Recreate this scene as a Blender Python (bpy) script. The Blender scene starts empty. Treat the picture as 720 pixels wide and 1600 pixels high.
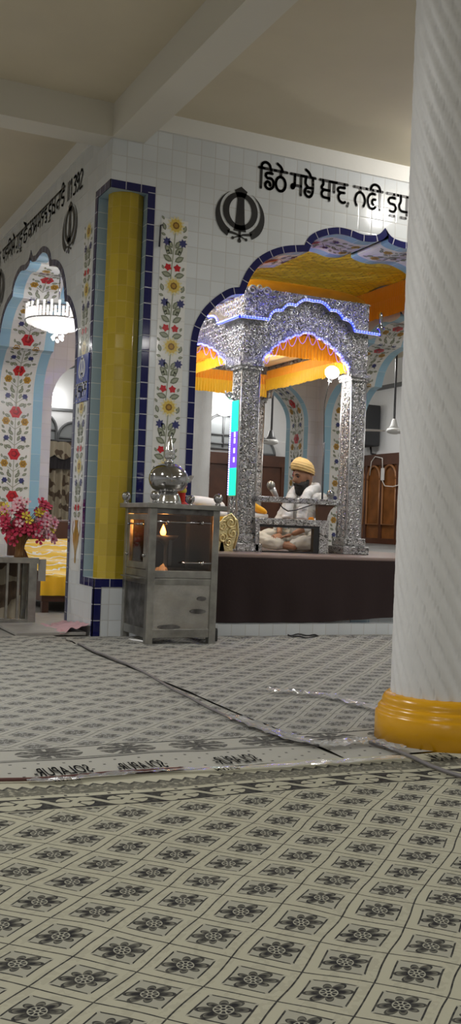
import bpy, bmesh, math, random
from mathutils import Vector, Matrix, noise
random.seed(7)
PI = math.pi
SC = bpy.context.scene
COL = SC.collection

# ------------------------------------------------------------------ node helper
class V:
    """tiny expression helper over shader sockets"""
    def __init__(s, nt, k): s.nt, s.k = nt, k
    def op(s, o, *a):
        n = s.nt.nodes.new('ShaderNodeMath'); n.operation = o
        for i, x in enumerate((s,) + a):
            if isinstance(x, V): s.nt.links.new(x.k, n.inputs[i])
            else: n.inputs[i].default_value = x
        return V(s.nt, n.outputs[0])
    def __add__(s, o): return s.op('ADD', o)
    __radd__ = __add__
    def __sub__(s, o): return s.op('SUBTRACT', o)
    def __rsub__(s, o): return (s * -1.0) + o
    def __mul__(s, o): return s.op('MULTIPLY', o)
    __rmul__ = __mul__
    def __truediv__(s, o): return s.op('DIVIDE', o)
    def lt(s, o): return s.op('LESS_THAN', o)
    def gt(s, o): return s.op('GREATER_THAN', o)
    def abs(s): return s.op('ABSOLUTE')
    def frac(s): return s.op('FRACT')
    def cos(s): return s.op('COSINE')
    def sin(s): return s.op('SINE')
    def sqrt(s): return s.op('SQRT')
    def pw(s, e): return s.op('POWER', e)
    def mx(s, o): return s.op('MAXIMUM', o)
    def mn(s, o): return s.op('MINIMUM', o)
    def at2(s, o): return s.op('ARCTAN2', o)
    def floor(s): return s.op('FLOOR')
    def cl(s): return s.mx(0.0).mn(1.0)

def newmat(name):
    m = bpy.data.materials.new(name); m.use_nodes = True
    nt = m.node_tree
    b = nt.nodes['Principled BSDF']
    return m, nt, b

def mat(name, col, rough=.5, metal=0., spec=.5, emit=None, estr=0., var=0., vscale=20., bump=0., bscale=60., coat=0., sheen=0.):
    m, nt, b = newmat(name)
    b.inputs['Base Color'].default_value = (*col, 1)
    b.inputs['Roughness'].default_value = rough
    b.inputs['Metallic'].default_value = metal
    b.inputs['Specular IOR Level'].default_value = spec
    if coat: b.inputs['Coat Weight'].default_value = coat
    if sheen: b.inputs['Sheen Weight'].default_value = sheen
    if emit:
        b.inputs['Emission Color'].default_value = (*emit, 1); b.inputs['Emission Strength'].default_value = estr
    if var or bump:
        tc = nt.nodes.new('ShaderNodeTexCoord')
        if var:
            n = nt.nodes.new('ShaderNodeTexNoise'); n.inputs['Scale'].default_value = vscale; n.inputs['Detail'].default_value = 5
            nt.links.new(tc.outputs['Object'], n.inputs['Vector'])
            r = nt.nodes.new('ShaderNodeValToRGB')
            r.color_ramp.elements[0].position = .3; r.color_ramp.elements[1].position = .72
            r.color_ramp.elements[0].color = (*[c * (1 - var) for c in col], 1)
            r.color_ramp.elements[1].color = (*[min(1, c * (1 + var)) for c in col], 1)
            nt.links.new(n.outputs['Fac'], r.inputs['Fac']); nt.links.new(r.outputs['Color'], b.inputs['Base Color'])
        if bump:
            n = nt.nodes.new('ShaderNodeTexNoise'); n.inputs['Scale'].default_value = bscale; n.inputs['Detail'].default_value = 4
            nt.links.new(tc.outputs['Object'], n.inputs['Vector'])
            bp = nt.nodes.new('ShaderNodeBump'); bp.inputs['Strength'].default_value = bump; bp.inputs['Distance'].default_value = .01
            nt.links.new(n.outputs['Fac'], bp.inputs['Height']); nt.links.new(bp.outputs['Normal'], b.inputs['Normal'])
    return m

def tile(name, col, tw, th, grout, rough=.12, mortar=.0028, vary=.06, tilt=.25, ofs=(0, 0)):
    """glazed tiles from a UV map in metres: grout lines, slight tone change and slight tilt per tile"""
    m, nt, b = newmat(name); L = nt.links.new
    uv = nt.nodes.new('ShaderNodeUVMap'); uv.uv_map = 'UVMap'
    sp = nt.nodes.new('ShaderNodeSeparateXYZ'); L(uv.outputs[0], sp.inputs[0])
    u = (V(nt, sp.outputs[0]) + ofs[0]) / tw; v = (V(nt, sp.outputs[1]) + ofs[1]) / th
    fu, fv = (u.frac() - .5).abs(), (v.frac() - .5).abs()
    g = (fu.gt(.5 - mortar / tw)).mx(fv.gt(.5 - mortar / th))
    cid = nt.nodes.new('ShaderNodeCombineXYZ'); L(u.floor().k, cid.inputs[0]); L(v.floor().k, cid.inputs[1])
    wn = nt.nodes.new('ShaderNodeTexWhiteNoise'); wn.noise_dimensions = '2D'; L(cid.outputs[0], wn.inputs['Vector'])
    k = V(nt, wn.outputs['Value']) * (2 * vary) + (1 - vary)
    mul = nt.nodes.new('ShaderNodeVectorMath'); mul.operation = 'SCALE'; mul.inputs[0].default_value = col; L(k.k, mul.inputs['Scale'])
    mix = nt.nodes.new('ShaderNodeMix'); mix.data_type = 'RGBA'
    L(g.k, mix.inputs['Factor']); L(mul.outputs[0], mix.inputs[6]); mix.inputs[7].default_value = (*grout, 1)
    L(mix.outputs[2], b.inputs['Base Color'])
    L((g * .6 + rough).k, b.inputs['Roughness'])
    # height: pillowed tile with own tilt
    sc = nt.nodes.new('ShaderNodeSeparateColor'); L(wn.outputs['Color'], sc.inputs[0])
    h = ((V(nt, sc.outputs[0]) - .5) * (u.frac() - .5) + (V(nt, sc.outputs[1]) - .5) * (v.frac() - .5)) * tilt \
        - (fu.mx(fv) - .42).mx(0.0) * 3.0
    bp = nt.nodes.new('ShaderNodeBump'); bp.inputs['Strength'].default_value = .5; bp.inputs['Distance'].default_value = .004
    L(h.k, bp.inputs['Height']); L(bp.outputs['Normal'], b.inputs['Normal'])
    return m

def silver(name, col=(.60, .60, .61), scale=30., dark=.14, rough=.32):
    """embossed silver sheet: scrolling relief, tarnish in the recesses"""
    m, nt, b = newmat(name); L = nt.links.new
    tc = nt.nodes.new('ShaderNodeTexCoord')
    nz = nt.nodes.new('ShaderNodeTexNoise'); nz.inputs['Scale'].default_value = scale * .55; nz.inputs['Detail'].default_value = 2
    L(tc.outputs['Object'], nz.inputs['Vector'])
    add = nt.nodes.new('ShaderNodeMix'); add.data_type = 'RGBA'; add.blend_type = 'LINEAR_LIGHT'; add.inputs['Factor'].default_value = .09
    L(tc.outputs['Object'], add.inputs[6]); L(nz.outputs['Color'], add.inputs[7])
    vo = nt.nodes.new('ShaderNodeTexVoronoi'); vo.feature = 'SMOOTH_F1'; vo.inputs['Scale'].default_value = scale; vo.inputs['Smoothness'].default_value = .35
    L(add.outputs[2], vo.inputs['Vector'])
    d = V(nt, vo.outputs['Distance'])
    rings = (d * 15.0).sin() * .5 + .5
    h = rings * .6 + (1.0 - d).cl() * .5
    r = nt.nodes.new('ShaderNodeValToRGB'); r.color_ramp.elements[0].position = .28; r.color_ramp.elements[1].position = .62
    r.color_ramp.elements[0].color = (dark, dark, dark * .95, 1); r.color_ramp.elements[1].color = (*col, 1)
    L(h.k, r.inputs['Fac']); L(r.outputs['Color'], b.inputs['Base Color'])
    b.inputs['Metallic'].default_value = .95; b.inputs['Roughness'].default_value = rough
    bp = nt.nodes.new('ShaderNodeBump'); bp.inputs['Strength'].default_value = .8; bp.inputs['Distance'].default_value = .0085
    L(h.k, bp.inputs['Height']); L(bp.outputs['Normal'], b.inputs['Normal'])
    return m

def glass_mat(name, rough=.02, tint=(1, 1, 1), gl=.12, haze=0.):
    m, nt, b = newmat(name); L = nt.links.new
    tr = nt.nodes.new('ShaderNodeBsdfTransparent'); tr.inputs[0].default_value = (*tint, 1)
    g = nt.nodes.new('ShaderNodeBsdfGlossy'); g.inputs['Roughness'].default_value = rough
    mx = nt.nodes.new('ShaderNodeMixShader'); mx.inputs[0].default_value = gl
    L(tr.outputs[0], mx.inputs[1]); L(g.outputs[0], mx.inputs[2])
    if haze:
        df = nt.nodes.new('ShaderNodeBsdfDiffuse'); df.inputs[0].default_value = (.8, .82, .85, 1); m2 = nt.nodes.new('ShaderNodeMixShader'); m2.inputs[0].default_value = haze
        L(mx.outputs[0], m2.inputs[1]); L(df.outputs[0], m2.inputs[2]); mx = m2
    L(mx.outputs[0], nt.nodes['Material Output'].inputs['Surface'])
    return m

M = {}
GR = (.36, .36, .35)
M['white_tile'] = tile('white_tile', (.63, .66, .68), .12, .12, (.50, .50, .49))
M['inner_tile'] = tile('inner_tile', (.68, .67, .72), .15, .15, (.55, .54, .57))
M['yellow_tile'] = tile('yellow_tile', (.40, .295, .028), .0709, .12, (.42, .30, .05), rough=.1, mortar=.0016, vary=.1, tilt=.5)
M['navy_tile'] = tile('navy_tile', (.012, .014, .085), 1., .12, (.45, .45, .48), rough=.08, mortar=.003)
M['sky_tile'] = tile('sky_tile', (.29, .40, .49), .3, .12, (.55, .60, .60), rough=.1)
M['band_tile'] = tile('band_tile', (.30, .50, .64), .3, .30, (.45, .58, .66), rough=.12)
M['motif_tile'] = tile('motif_tile', (.72, .72, .70), .24, .155, (.60, .60, .58), rough=.1)
M['plaster'] = mat('plaster', (.72, .71, .67), .8, bump=.1, bscale=25)
M['hall_wall'] = mat('hall_wall', (.70, .71, .72), .7)
M['ceiling'] = mat('ceiling', (.62, .555, .42), .8, var=.05, vscale=1.5)
M['beam'] = mat('beam', (.66, .63, .55), .75)
M['steel'] = mat('steel', (.34, .335, .31), .32, .9, var=.30, vscale=9, bump=.25, bscale=14)
M['steel_panel'] = mat('steel_panel', (.48, .465, .43), .26, .9, var=.25, vscale=6, bump=.5, bscale=7)
M['dark_steel'] = mat('dark_steel', (.16, .155, .15), .4, .85, var=.5, vscale=14, bump=.35, bscale=16)
M['chrome_bright'] = mat('chrome_bright', (.66, .66, .66), .16, 1.)
M['chrome'] = mat('chrome', (.40, .40, .41), .10, 1.)
M['black'] = mat('black', (.012, .012, .013), .45)
M['soot'] = mat('soot', (.022, .017, .015), .4, .3)
M['silver'] = silver('silver')
M['silver_pale'] = silver('silver_pale', (.75, .74, .76), 20, .3, .35)
M['silver_relief'] = mat('silver_relief', (.74, .74, .75), .24, 1.)
M['silver_plain'] = mat('silver_plain', (.68, .68, .69), .3, .95, bump=.4, bscale=40)
M['dome_metal'] = mat('dome_metal', (.62, .33, .06), .38, .75, var=.12, vscale=6)  # silver roof: orange reflection of the cloth above is put into its colour
M['gold'] = mat('gold', (.80, .68, .36), .28, .85, bump=.5, bscale=45)
M['leaf'] = mat('leaf', (.17, .19, .13), .25)
M['leaf_light'] = mat('leaf_light', (.32, .34, .26), .25)
M['red_glaze'] = mat('red_glaze', (.50, .02, .03), .2)
M['red_dark'] = mat('red_dark', (.22, .012, .02), .2)
M['ochre_glaze'] = mat('ochre_glaze', (.42, .24, .04), .2)
M['ochre_dark'] = mat('ochre_dark', (.20, .11, .03), .2)
M['sun_glaze'] = mat('sun_glaze', (.62, .45, .10), .2)
M['sun_halo'] = mat('sun_halo', (.70, .64, .40), .2)
M['blue_glaze'] = mat('blue_glaze', (.045, .05, .16), .2)
M['sign_black'] = mat('sign_black', (.018, .018, .02), .35)
M['print_black'] = mat('print_black', (.015, .015, .016), 1., 0., 0.)
M['sign_blue'] = mat('sign_blue', (.02, .05, .34), .15)
M['sign_white'] = mat('sign_white', (.75, .76, .78), .2)
M['marble_white'] = mat('marble_white', (.70, .70, .70), .5, bump=.15, bscale=30, var=.03, vscale=8)
M['yellow_paint'] = mat('yellow_paint', (.68, .34, .008), .25, var=.06, vscale=6, bump=.06, bscale=20)
M['brown_cloth'] = mat('brown_cloth', (.017, .006, .006), .85, bump=.15, bscale=30)
M['plat_edge'] = mat('plat_edge', (.26, .19, .17), .35, var=.15, vscale=5)
M['orange_cloth'] = mat('orange_cloth', (.95, .38, .012), .55, sheen=.3, bump=.2, bscale=50)
def translucent(m, col, k):
    nt = m.node_tree; b = nt.nodes['Principled BSDF']; tr = nt.nodes.new('ShaderNodeBsdfTranslucent'); tr.inputs[0].default_value = (*col, 1)
    mx = nt.nodes.new('ShaderNodeMixShader'); mx.inputs[0].default_value = k; nt.links.new(b.outputs[0], mx.inputs[1]); nt.links.new(tr.outputs[0], mx.inputs[2]); nt.links.new(mx.outputs[0], nt.nodes['Material Output'].inputs['Surface'])
M['yellow_cloth'] = mat('yellow_cloth', (.95, .57, .02), .5, sheen=.3, bump=.2, bscale=50)
translucent(M['yellow_cloth'], (.95, .58, .02), .35); translucent(M['orange_cloth'], (.95, .36, .01), .30)
M['wood'] = mat('wood', (.20, .075, .02), .35, var=.3, vscale=5)
M['wood_dark'] = mat('wood_dark', (.075, .028, .014), .4, var=.25, vscale=5)
M['wood_trim'] = mat('wood_trim', (.26, .115, .045), .4)
M['white_cloth'] = mat('white_cloth', (.74, .74, .72), .8, sheen=.2, bump=.25, bscale=18)
M['cream_cloth'] = mat('cream_cloth', (.60, .575, .50), .8, bump=.25, bscale=18)
M['pillow_white'] = mat('pillow_white', (.80, .80, .80), .7, bump=.2, bscale=16)
M['turban'] = mat('turban', (.80, .55, .22), .7, bump=.15, bscale=30)
M['skin'] = mat('skin', (.33, .165, .095), .5)
M['hair'] = mat('hair', (.012, .010, .009), .6, bump=.5, bscale=90)
M['eye_white'] = mat('eye_white', (.10, .06, .045), .3)
M['pink'] = mat('pink', (.62, .25, .33), .6)
M['pale_pink'] = mat('pale_pink', (.72, .42, .47), .6)
M['crimson'] = mat('crimson', (.45, .015, .06), .6)
M['petal_yellow'] = mat('petal_yellow', (.65, .52, .05), .6)
M['vase_gold'] = mat('vase_gold', (.16, .075, .02), .3, .4, var=.3, vscale=14)
M['stone_slab'] = mat('stone_slab', (.30, .29, .27), .5, var=.15, vscale=8)
M['pink_cloth'] = mat('pink_cloth', (.55, .34, .37), .8, bump=.3, bscale=18)
M['red_cable'] = mat('red_cable', (.10, .035, .03), .5)
M['grey_cable'] = mat('grey_cable', (.17, .16, .165), .4)
M['speaker'] = mat('speaker', (.02, .021, .024), .6)
M['fan_white'] = mat('fan_white', (.66, .66, .65), .35)
M['fan_dark'] = mat('fan_dark', (.08, .08, .085), .4)
M['curtain_dark'] = mat('curtain_dark', (.02, .016, .02), .7)
M['win_grey'] = mat('win_grey', (.30, .32, .33), .25)
M['frame_grey'] = mat('frame_grey', (.12, .125, .13), .5)
M['red_cloth'] = mat('red_cloth', (.60, .02, .005), .6)
M['glass'] = glass_mat('glass')
M['crinkle'] = glass_mat('crinkle', .16, (.97, .97, .97), .55, .18)
M['pane_dark'] = glass_mat('pane_dark', .05, (.75, .72, .70), .10)
M['flame'] = mat('flame', (1, .5, .1), .5, emit=(1., .34, .06), estr=22)
M['lamp_glow'] = mat('lamp_glow', (1, 1, 1), .5, emit=(1., .98, .95), estr=8)
M['led_blue'] = mat('led_blue', (.1, .1, .5), .5, emit=(.001, .004, 1.), estr=38)
M['led_dot'] = mat('led_dot', (.4, .4, .8), .5, emit=(.13, .17, 1.), estr=3.)
M['led_violet'] = mat('led_violet', (.3, .2, .6), .5, emit=(.42, .22, .80), estr=.8)
M['led_green'] = mat('led_green', (.0, .5, .3), .5, emit=(.01, .92, .42), estr=1.5)
M['led_purple'] = mat('led_purple', (.1, .05, .4), .5, emit=(.15, .05, .75), estr=1.3)
M['led_pale'] = mat('led_pale', (.4, .4, .8), .5, emit=(.5, .5, 1.), estr=2.4)
M['crystal'] = mat('crystal', (.9, .9, .9), .15, emit=(1., .98, .95), estr=.75)
M['iron'] = mat('iron', (.05, .05, .055), .45, .6)

def canopy_mat():
    m, nt, b = newmat('canopy_satin'); L = nt.links.new
    tc = nt.nodes.new('ShaderNodeTexCoord')
    sp = nt.nodes.new('ShaderNodeSeparateXYZ'); L(tc.outputs['Object'], sp.inputs[0])
    u, v = V(nt, sp.outputs[0]) * 9.0, V(nt, sp.outputs[1]) * 9.0
    a = ((u + v).frac() - .5).abs(); c = ((u - v).frac() - .5).abs()
    dots = (a * a + c * c).sqrt().lt(.16)
    mix = nt.nodes.new('ShaderNodeMix'); mix.data_type = 'RGBA'; L(dots.k, mix.inputs['Factor'])
    mix.inputs[6].default_value = (.90, .68, .04, 1); mix.inputs[7].default_value = (.50, .30, .03, 1)
    L(mix.outputs[2], b.inputs['Base Color'])
    b.inputs['Roughness'].default_value = .28; b.inputs['Metallic'].default_value = .1
    nz = nt.nodes.new('ShaderNodeTexNoise'); nz.inputs['Scale'].default_value = 9; L(tc.outputs['Object'], nz.inputs['Vector'])
    bp = nt.nodes.new('ShaderNodeBump'); bp.inputs['Strength'].default_value = .8; bp.inputs['Distance'].default_value = .05
    L(nz.outputs['Fac'], bp.inputs['Height']); L(bp.outputs['Normal'], b.inputs['Normal'])
    return m
M['canopy'] = canopy_mat()

def quilt_mat():
    m, nt, b = newmat('yellow_quilt'); L = nt.links.new
    tc = nt.nodes.new('ShaderNodeTexCoord')
    sp = nt.nodes.new('ShaderNodeSeparateXYZ'); L(tc.outputs['Object'], sp.inputs[0])
    nz = nt.nodes.new('ShaderNodeTexNoise'); nz.inputs['Scale'].default_value = 7; L(tc.outputs['Object'], nz.inputs['Vector'])
    s = (V(nt, sp.outputs[1]) * 7.0 + V(nt, nz.outputs['Fac']) * 2.4 + V(nt, sp.outputs[2]) * 6.0).frac()
    mask = s.lt(.20)
    mix = nt.nodes.new('ShaderNodeMix'); mix.data_type = 'RGBA'; L(mask.k, mix.inputs['Factor'])
    mix.inputs[6].default_value = (.72, .46, .03, 1); mix.inputs[7].default_value = (.70, .69, .66, 1)
    L(mix.outputs[2], b.inputs['Base Color']); b.inputs['Roughness'].default_value = .4
    return m
M['quilt'] = quilt_mat()

def curtain_mat():
    m, nt, b = newmat('curtain_print'); L = nt.links.new
    tc = nt.nodes.new('ShaderNodeTexCoord')
    nz = nt.nodes.new('ShaderNodeTexNoise'); nz.inputs['Scale'].default_value = 6; nz.inputs['Detail'].default_value = 1
    L(tc.outputs['Object'], nz.inputs['Vector'])
    r = nt.nodes.new('ShaderNodeValToRGB'); r.color_ramp.interpolation = 'CONSTANT'
    r.color_ramp.elements[0].color = (.11, .075, .05, 1); r.color_ramp.elements[1].position = .47; r.color_ramp.elements[1].color = (.36, .31, .23, 1)
    L(nz.outputs['Fac'], r.inputs['Fac']); L(r.outputs['Color'], b.inputs['Base Color']); b.inputs['Roughness'].default_value = .8
    return m
M['curtain'] = curtain_mat()

# ------------------------------------------------------------------ mesh helper
class MB:
    def __init__(s): s.v, s.f, s.mi, s.uv, s.sm = [], [], [], [], []
    def face(s, pts, mi=0, uv=None, smooth=False):
        n = len(s.v); s.v += [tuple(p) for p in pts]; s.f.append(list(range(n, n + len(pts))))
        s.mi.append(mi); s.uv.append(uv); s.sm.append(smooth)
    def box(s, a, b, mi=0, bev=0.):
        x0, y0, z0 = [min(p, q) for p, q in zip(a, b)]; x1, y1, z1 = [max(p, q) for p, q in zip(a, b)]
        if bev <= 0:
            P = [(x0, y0, z0), (x1, y0, z0), (x1, y1, z0), (x0, y1, z0), (x0, y0, z1), (x1, y0, z1), (x1, y1, z1), (x0, y1, z1)]
            for q in ((0, 3, 2, 1), (4, 5, 6, 7), (0, 1, 5, 4), (1, 2, 6, 5), (2, 3, 7, 6), (3, 0, 4, 7)):
                pts = [P[i] for i in q]
                ax = 2 if q in ((0, 3, 2, 1), (4, 5, 6, 7)) else (1 if q in ((0, 1, 5, 4), (2, 3, 7, 6)) else 0)
                uv = [((p[0], p[1]) if ax == 2 else ((p[0], p[2]) if ax == 1 else (p[1], p[2]))) for p in pts]
                s.face(pts, mi, uv)
        else:
            bm = bmesh.new(); bmesh.ops.create_cube(bm, size=1)
            for v in bm.verts: v.co = Vector(((x0 + x1) / 2 + v.co.x * (x1 - x0), (y0 + y1) / 2 + v.co.y * (y1 - y0), (z0 + z1) / 2 + v.co.z * (z1 - z0)))
            bmesh.ops.bevel(bm, geom=bm.edges[:], offset=bev, segments=2, affect='EDGES', profile=.6)
            s.bm(bm, mi)
    def bm(s, bm, mi=0, smooth=False):
        n = len(s.v); bm.verts.index_update(); s.v += [tuple(v.co) for v in bm.verts]
        for f in bm.faces:
            s.f.append([n + v.index for v in f.verts]); s.mi.append(mi); s.uv.append(None); s.sm.append(smooth)
        bm.free()
    def grid(s, fn, nu, nv, mi=0, smooth=True, uvf=None, closeu=False):
        n = len(s.v)
        for j in range(nv + 1):
            for i in range(nu + (0 if closeu else 1)):
                s.v.append(tuple(fn(i / nu, j / nv)))
        w = nu if closeu else nu + 1
        for j in range(nv):
            for i in range(nu):
                i2 = (i + 1) % w if closeu else i + 1
                s.f.append([n + j * w + i, n + j * w + i2, n + (j + 1) * w + i2, n + (j + 1) * w + i]); s.mi.append(mi); s.sm.append(smooth)
                s.uv.append([uvf(a / nu, c / nv) for a, c in ((i, j), (i + 1, j), (i + 1, j + 1), (i, j + 1))] if uvf else None)
    def lathe(s, prof, c=(0, 0, 0), n=32, mi=0, smooth=True, rib=None):
        def fn(u, v):
            k = v * (len(prof) - 1); i = min(int(k), len(prof) - 2); t = k - i
            r = prof[i][0] * (1 - t) + prof[i + 1][0] * t; z = prof[i][1] * (1 - t) + prof[i + 1][1] * t
            a = u * 2 * PI
            if rib: r *= 1 + rib[1] * math.cos(rib[0] * a)
            return (c[0] + r * math.cos(a), c[1] + r * math.sin(a), c[2] + z)
        s.grid(fn, n, len(prof) - 1, mi, smooth, None, True)
    def tube(s, path, r, n=8, mi=0, caps=True):
        P = [Vector(p) for p in path]; R = r if isinstance(r, (list, tuple)) else [r] * len(P)
        rings = []; up = Vector((0, 0, 1)); prev = None
        for i, p in enumerate(P):
            t = (P[min(i + 1, len(P) - 1)] - P[max(i - 1, 0)]).normalized()
            a = prev if prev is not None else (up if abs(t.z) < .95 else Vector((1, 0, 0)))
            x = (a - t * a.dot(t)).normalized(); prev = x; y = t.cross(x)
            rings.append([p + (x * math.cos(k * 2 * PI / n) + y * math.sin(k * 2 * PI / n)) * R[i] for k in range(n)])
        b = len(s.v)
        for q in rings: s.v += [tuple(p) for p in q]
        for i in range(len(P) - 1):
            for k in range(n):
                s.f.append([b + i * n + k, b + i * n + (k + 1) % n, b + (i + 1) * n + (k + 1) % n, b + (i + 1) * n + k]); s.mi.append(mi); s.uv.append(None); s.sm.append(True)
        if caps:
            for i, o in ((0, 1), (len(P) - 1, 0)):
                q = [b + i * n + k for k in range(n)]; s.f.append(q[::-1] if o else q); s.mi.append(mi); s.uv.append(None); s.sm.append(False)
    def sphere(s, c, r, n=16, mi=0):
        r = r if isinstance(r, (tuple, list)) else (r, r, r); m = max(6, n // 2)
        s.grid(lambda u, v: (c[0] + r[0] * math.sin(max(.001, min(PI - .001, v * PI))) * math.cos(u * 2 * PI), c[1] + r[1] * math.sin(max(.001, min(PI - .001, v * PI))) * math.sin(u * 2 * PI), c[2] - r[2] * math.cos(v * PI)), n, m, mi, True, None, True)
    def prism(s, poly, f0, f1, mi=0):
        """2-D polygon, two maps of (u,v) to the near and far face; polygon triangulated"""
        A = [f0(*p) for p in poly]; B = [f1(*p) for p in poly]
        bm = bmesh.new(); vs = [bm.verts.new((p[0], p[1], 0)) for p in poly]; bm.faces.new(vs)
        bmesh.ops.triangulate(bm, faces=bm.faces[:]); bm.verts.index_update()
        tri = [[v.index for v in f.verts] for f in bm.faces]; bm.free()
        for t in tri:
            s.face([A[i] for i in t], mi, [poly[i] for i in t]); s.face([B[i] for i in reversed(t)], mi, [poly[i] for i in reversed(t)])
        for i in range(len(poly)):
            j = (i + 1) % len(poly); s.face([A[i], A[j], B[j], B[i]], mi)
    def build(s, name, mats, parent=None, weld=False):
        me = bpy.data.meshes.new(name); me.from_pydata(s.v, [], s.f)
        mats = mats if isinstance(mats, (list, tuple)) else [mats]
        for m in mats: me.materials.append(M[m] if isinstance(m, str) else m)
        me.polygons.foreach_set('material_index', s.mi); me.polygons.foreach_set('use_smooth', s.sm)
        if any(s.uv):
            l = me.uv_layers.new(name='UVMap'); k = 0
            for f, uv in zip(s.f, s.uv):
                for i in range(len(f)):
                    if uv: l.data[k].uv = uv[i]
                    k += 1
        me.update()
        if weld:
            bm = bmesh.new(); bm.from_mesh(me); bmesh.ops.remove_doubles(bm, verts=bm.verts[:], dist=1e-5)
            bmesh.ops.recalc_face_normals(bm, faces=bm.faces[:]); bm.to_mesh(me); bm.free()
        o = bpy.data.objects.new(name, me); COL.objects.link(o)
        if parent: attach(o, parent)
        return o

def world_of(o):
    m = Matrix.LocRotScale(o.location, o.rotation_euler, o.scale)
    return world_of(o.parent) @ o.matrix_parent_inverse @ m if o.parent else m
def attach(o, parent):
    o.parent = parent; o.matrix_parent_inverse = world_of(parent).inverted()

def tag(o, label=None, cat=None, group=None, kind=None):
    if label: o['label'] = label
    if cat: o['category'] = cat
    if group: o['group'] = group
    if kind: o['kind'] = kind
    return o
def thing(name, label, cat, loc, group=None):
    o = bpy.data.objects.new(name, None); o.empty_display_size = .1; COL.objects.link(o); o.location = loc
    return tag(o, label, cat, group, 'thing')
def struct(o): o['kind'] = 'structure'; return o
def copy_thing(root, delta, label=None):
    """copy of a thing with its parts and sub-parts, moved by delta"""
    def rec(o, par):
        c = o.copy(); COL.objects.link(c)
        if par: c.parent = par
        for ch in list(o.children): rec(ch, c)
        return c
    r = rec(root, None); r.location = Vector(root.location) + Vector(delta)
    if label: r['label'] = label
    return r

# ------------------------------------------------------------------ camera
CAM = Vector((-2.329, -7.397, .85)); YAW, PITCH, ROLL = math.radians(24.8), math.radians(.85), math.atan(.0395)
F0 = Vector((math.sin(YAW), math.cos(YAW), 0)); R0 = Vector((math.cos(YAW), -math.sin(YAW), 0)); U0 = Vector((0, 0, 1))
FW = F0 * math.cos(PITCH) + U0 * math.sin(PITCH); U1 = U0 * math.cos(PITCH) - F0 * math.sin(PITCH)
RT = R0 * math.cos(ROLL) + U1 * math.sin(ROLL); UP = U1 * math.cos(ROLL) - R0 * math.sin(ROLL)
cd = bpy.data.cameras.new('camera'); cam = bpy.data.objects.new('camera', cd); COL.objects.link(cam)
cd.sensor_fit = 'VERTICAL'; cd.sensor_height = 36; cd.lens = 1620 * 36 / 1600; cd.clip_end = 100
mt = Matrix((RT, UP, -FW)).transposed().to_4x4(); mt.translation = CAM; cam.matrix_world = mt
SC.camera = cam

# ------------------------------------------------------------------ the sanctum walls (four multifoil arches)
S, T, H = 4.84, .60, 3.98          # outer side, wall thickness, ceiling height
def catmull(pts, n=5):
    out = []
    for i in range(len(pts) - 1):
        p0 = pts[max(i - 1, 0)]; p1 = pts[i]; p2 = pts[i + 1]; p3 = pts[min(i + 2, len(pts) - 1)]
        for k in range(n):
            t = k / n
            out.append(tuple(.5 * (2 * p1[a] + (p2[a] - p0[a]) * t + (2 * p0[a] - 5 * p1[a] + 4 * p2[a] - p3[a]) * t * t + (3 * p1[a] - p0[a] - 3 * p2[a] + p3[a]) * t ** 3) for a in range(len(p1))))
    out.append(pts[-1]); return out
lobeA = catmull([(.69, 2.20), (.697, 2.31), (.725, 2.42), (.785, 2.53), (.865, 2.62), (.95, 2.69), (1.02, 2.73), (1.09, 2.745)], 3)
lobeB = catmull([(1.09, 2.745), (1.14, 2.87), (1.225, 2.985), (1.34, 3.07), (1.48, 3.13), (1.655, 3.165)], 4)
lobeC = catmull([(1.655, 3.165), (1.70, 3.245), (1.80, 3.31), (1.95, 3.355), (2.08, 3.355), (2.20, 3.335), (2.31, 3.345), (2.37, 3.37), (2.42, 3.425)], 4)
half = [(.69, 0.)] + [(.69, 2.2 * k / 18) for k in range(1, 18)] + lobeA[:-1] + lobeB[:-1] + lobeC
OUT = half + [(2 * 2.42 - x, z) for x, z in reversed(half[:-1])]
def offset_in(P, d):
    R = []
    for i, p in enumerate(P):
        def nrm(a, b):
            e = Vector((b[0] - a[0], b[1] - a[1])); e.normalize(); return Vector((e.y, -e.x))
        n1 = nrm(P[max(i - 1, 0)], P[max(i, 1)]); n2 = nrm(P[min(i, len(P) - 2)], P[min(i + 1, len(P) - 1)])
        n = n1 + n2; n.normalize(); c = max(.45, n.dot(n1))
        R.append((p[0] + n.x * d / c, p[1] + n.y * d / c))
    return R
INN = offset_in(OUT, .055)
mx = INN[0][0]
for i in range(len(INN)):                       # keep the edge single-valued over the wall
    x, z = INN[i]
    x = max(x, mx); mx = x; INN[i] = (x, z)
ARC = [0.]
for a, b in zip(INN, INN[1:]): ARC.append(ARC[-1] + math.hypot(b[0] - a[0], b[1] - a[1]))
NCH = .297; NZ0, NZ1 = .43, 3.35

maps = {'front': lambda s, d, z: (s, d, z), 'left': lambda s, d, z: (d, s, z),
        'back': lambda s, d, z: (s, S - d, z), 'right': lambda s, d, z: (S - d, s, z)}

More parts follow.
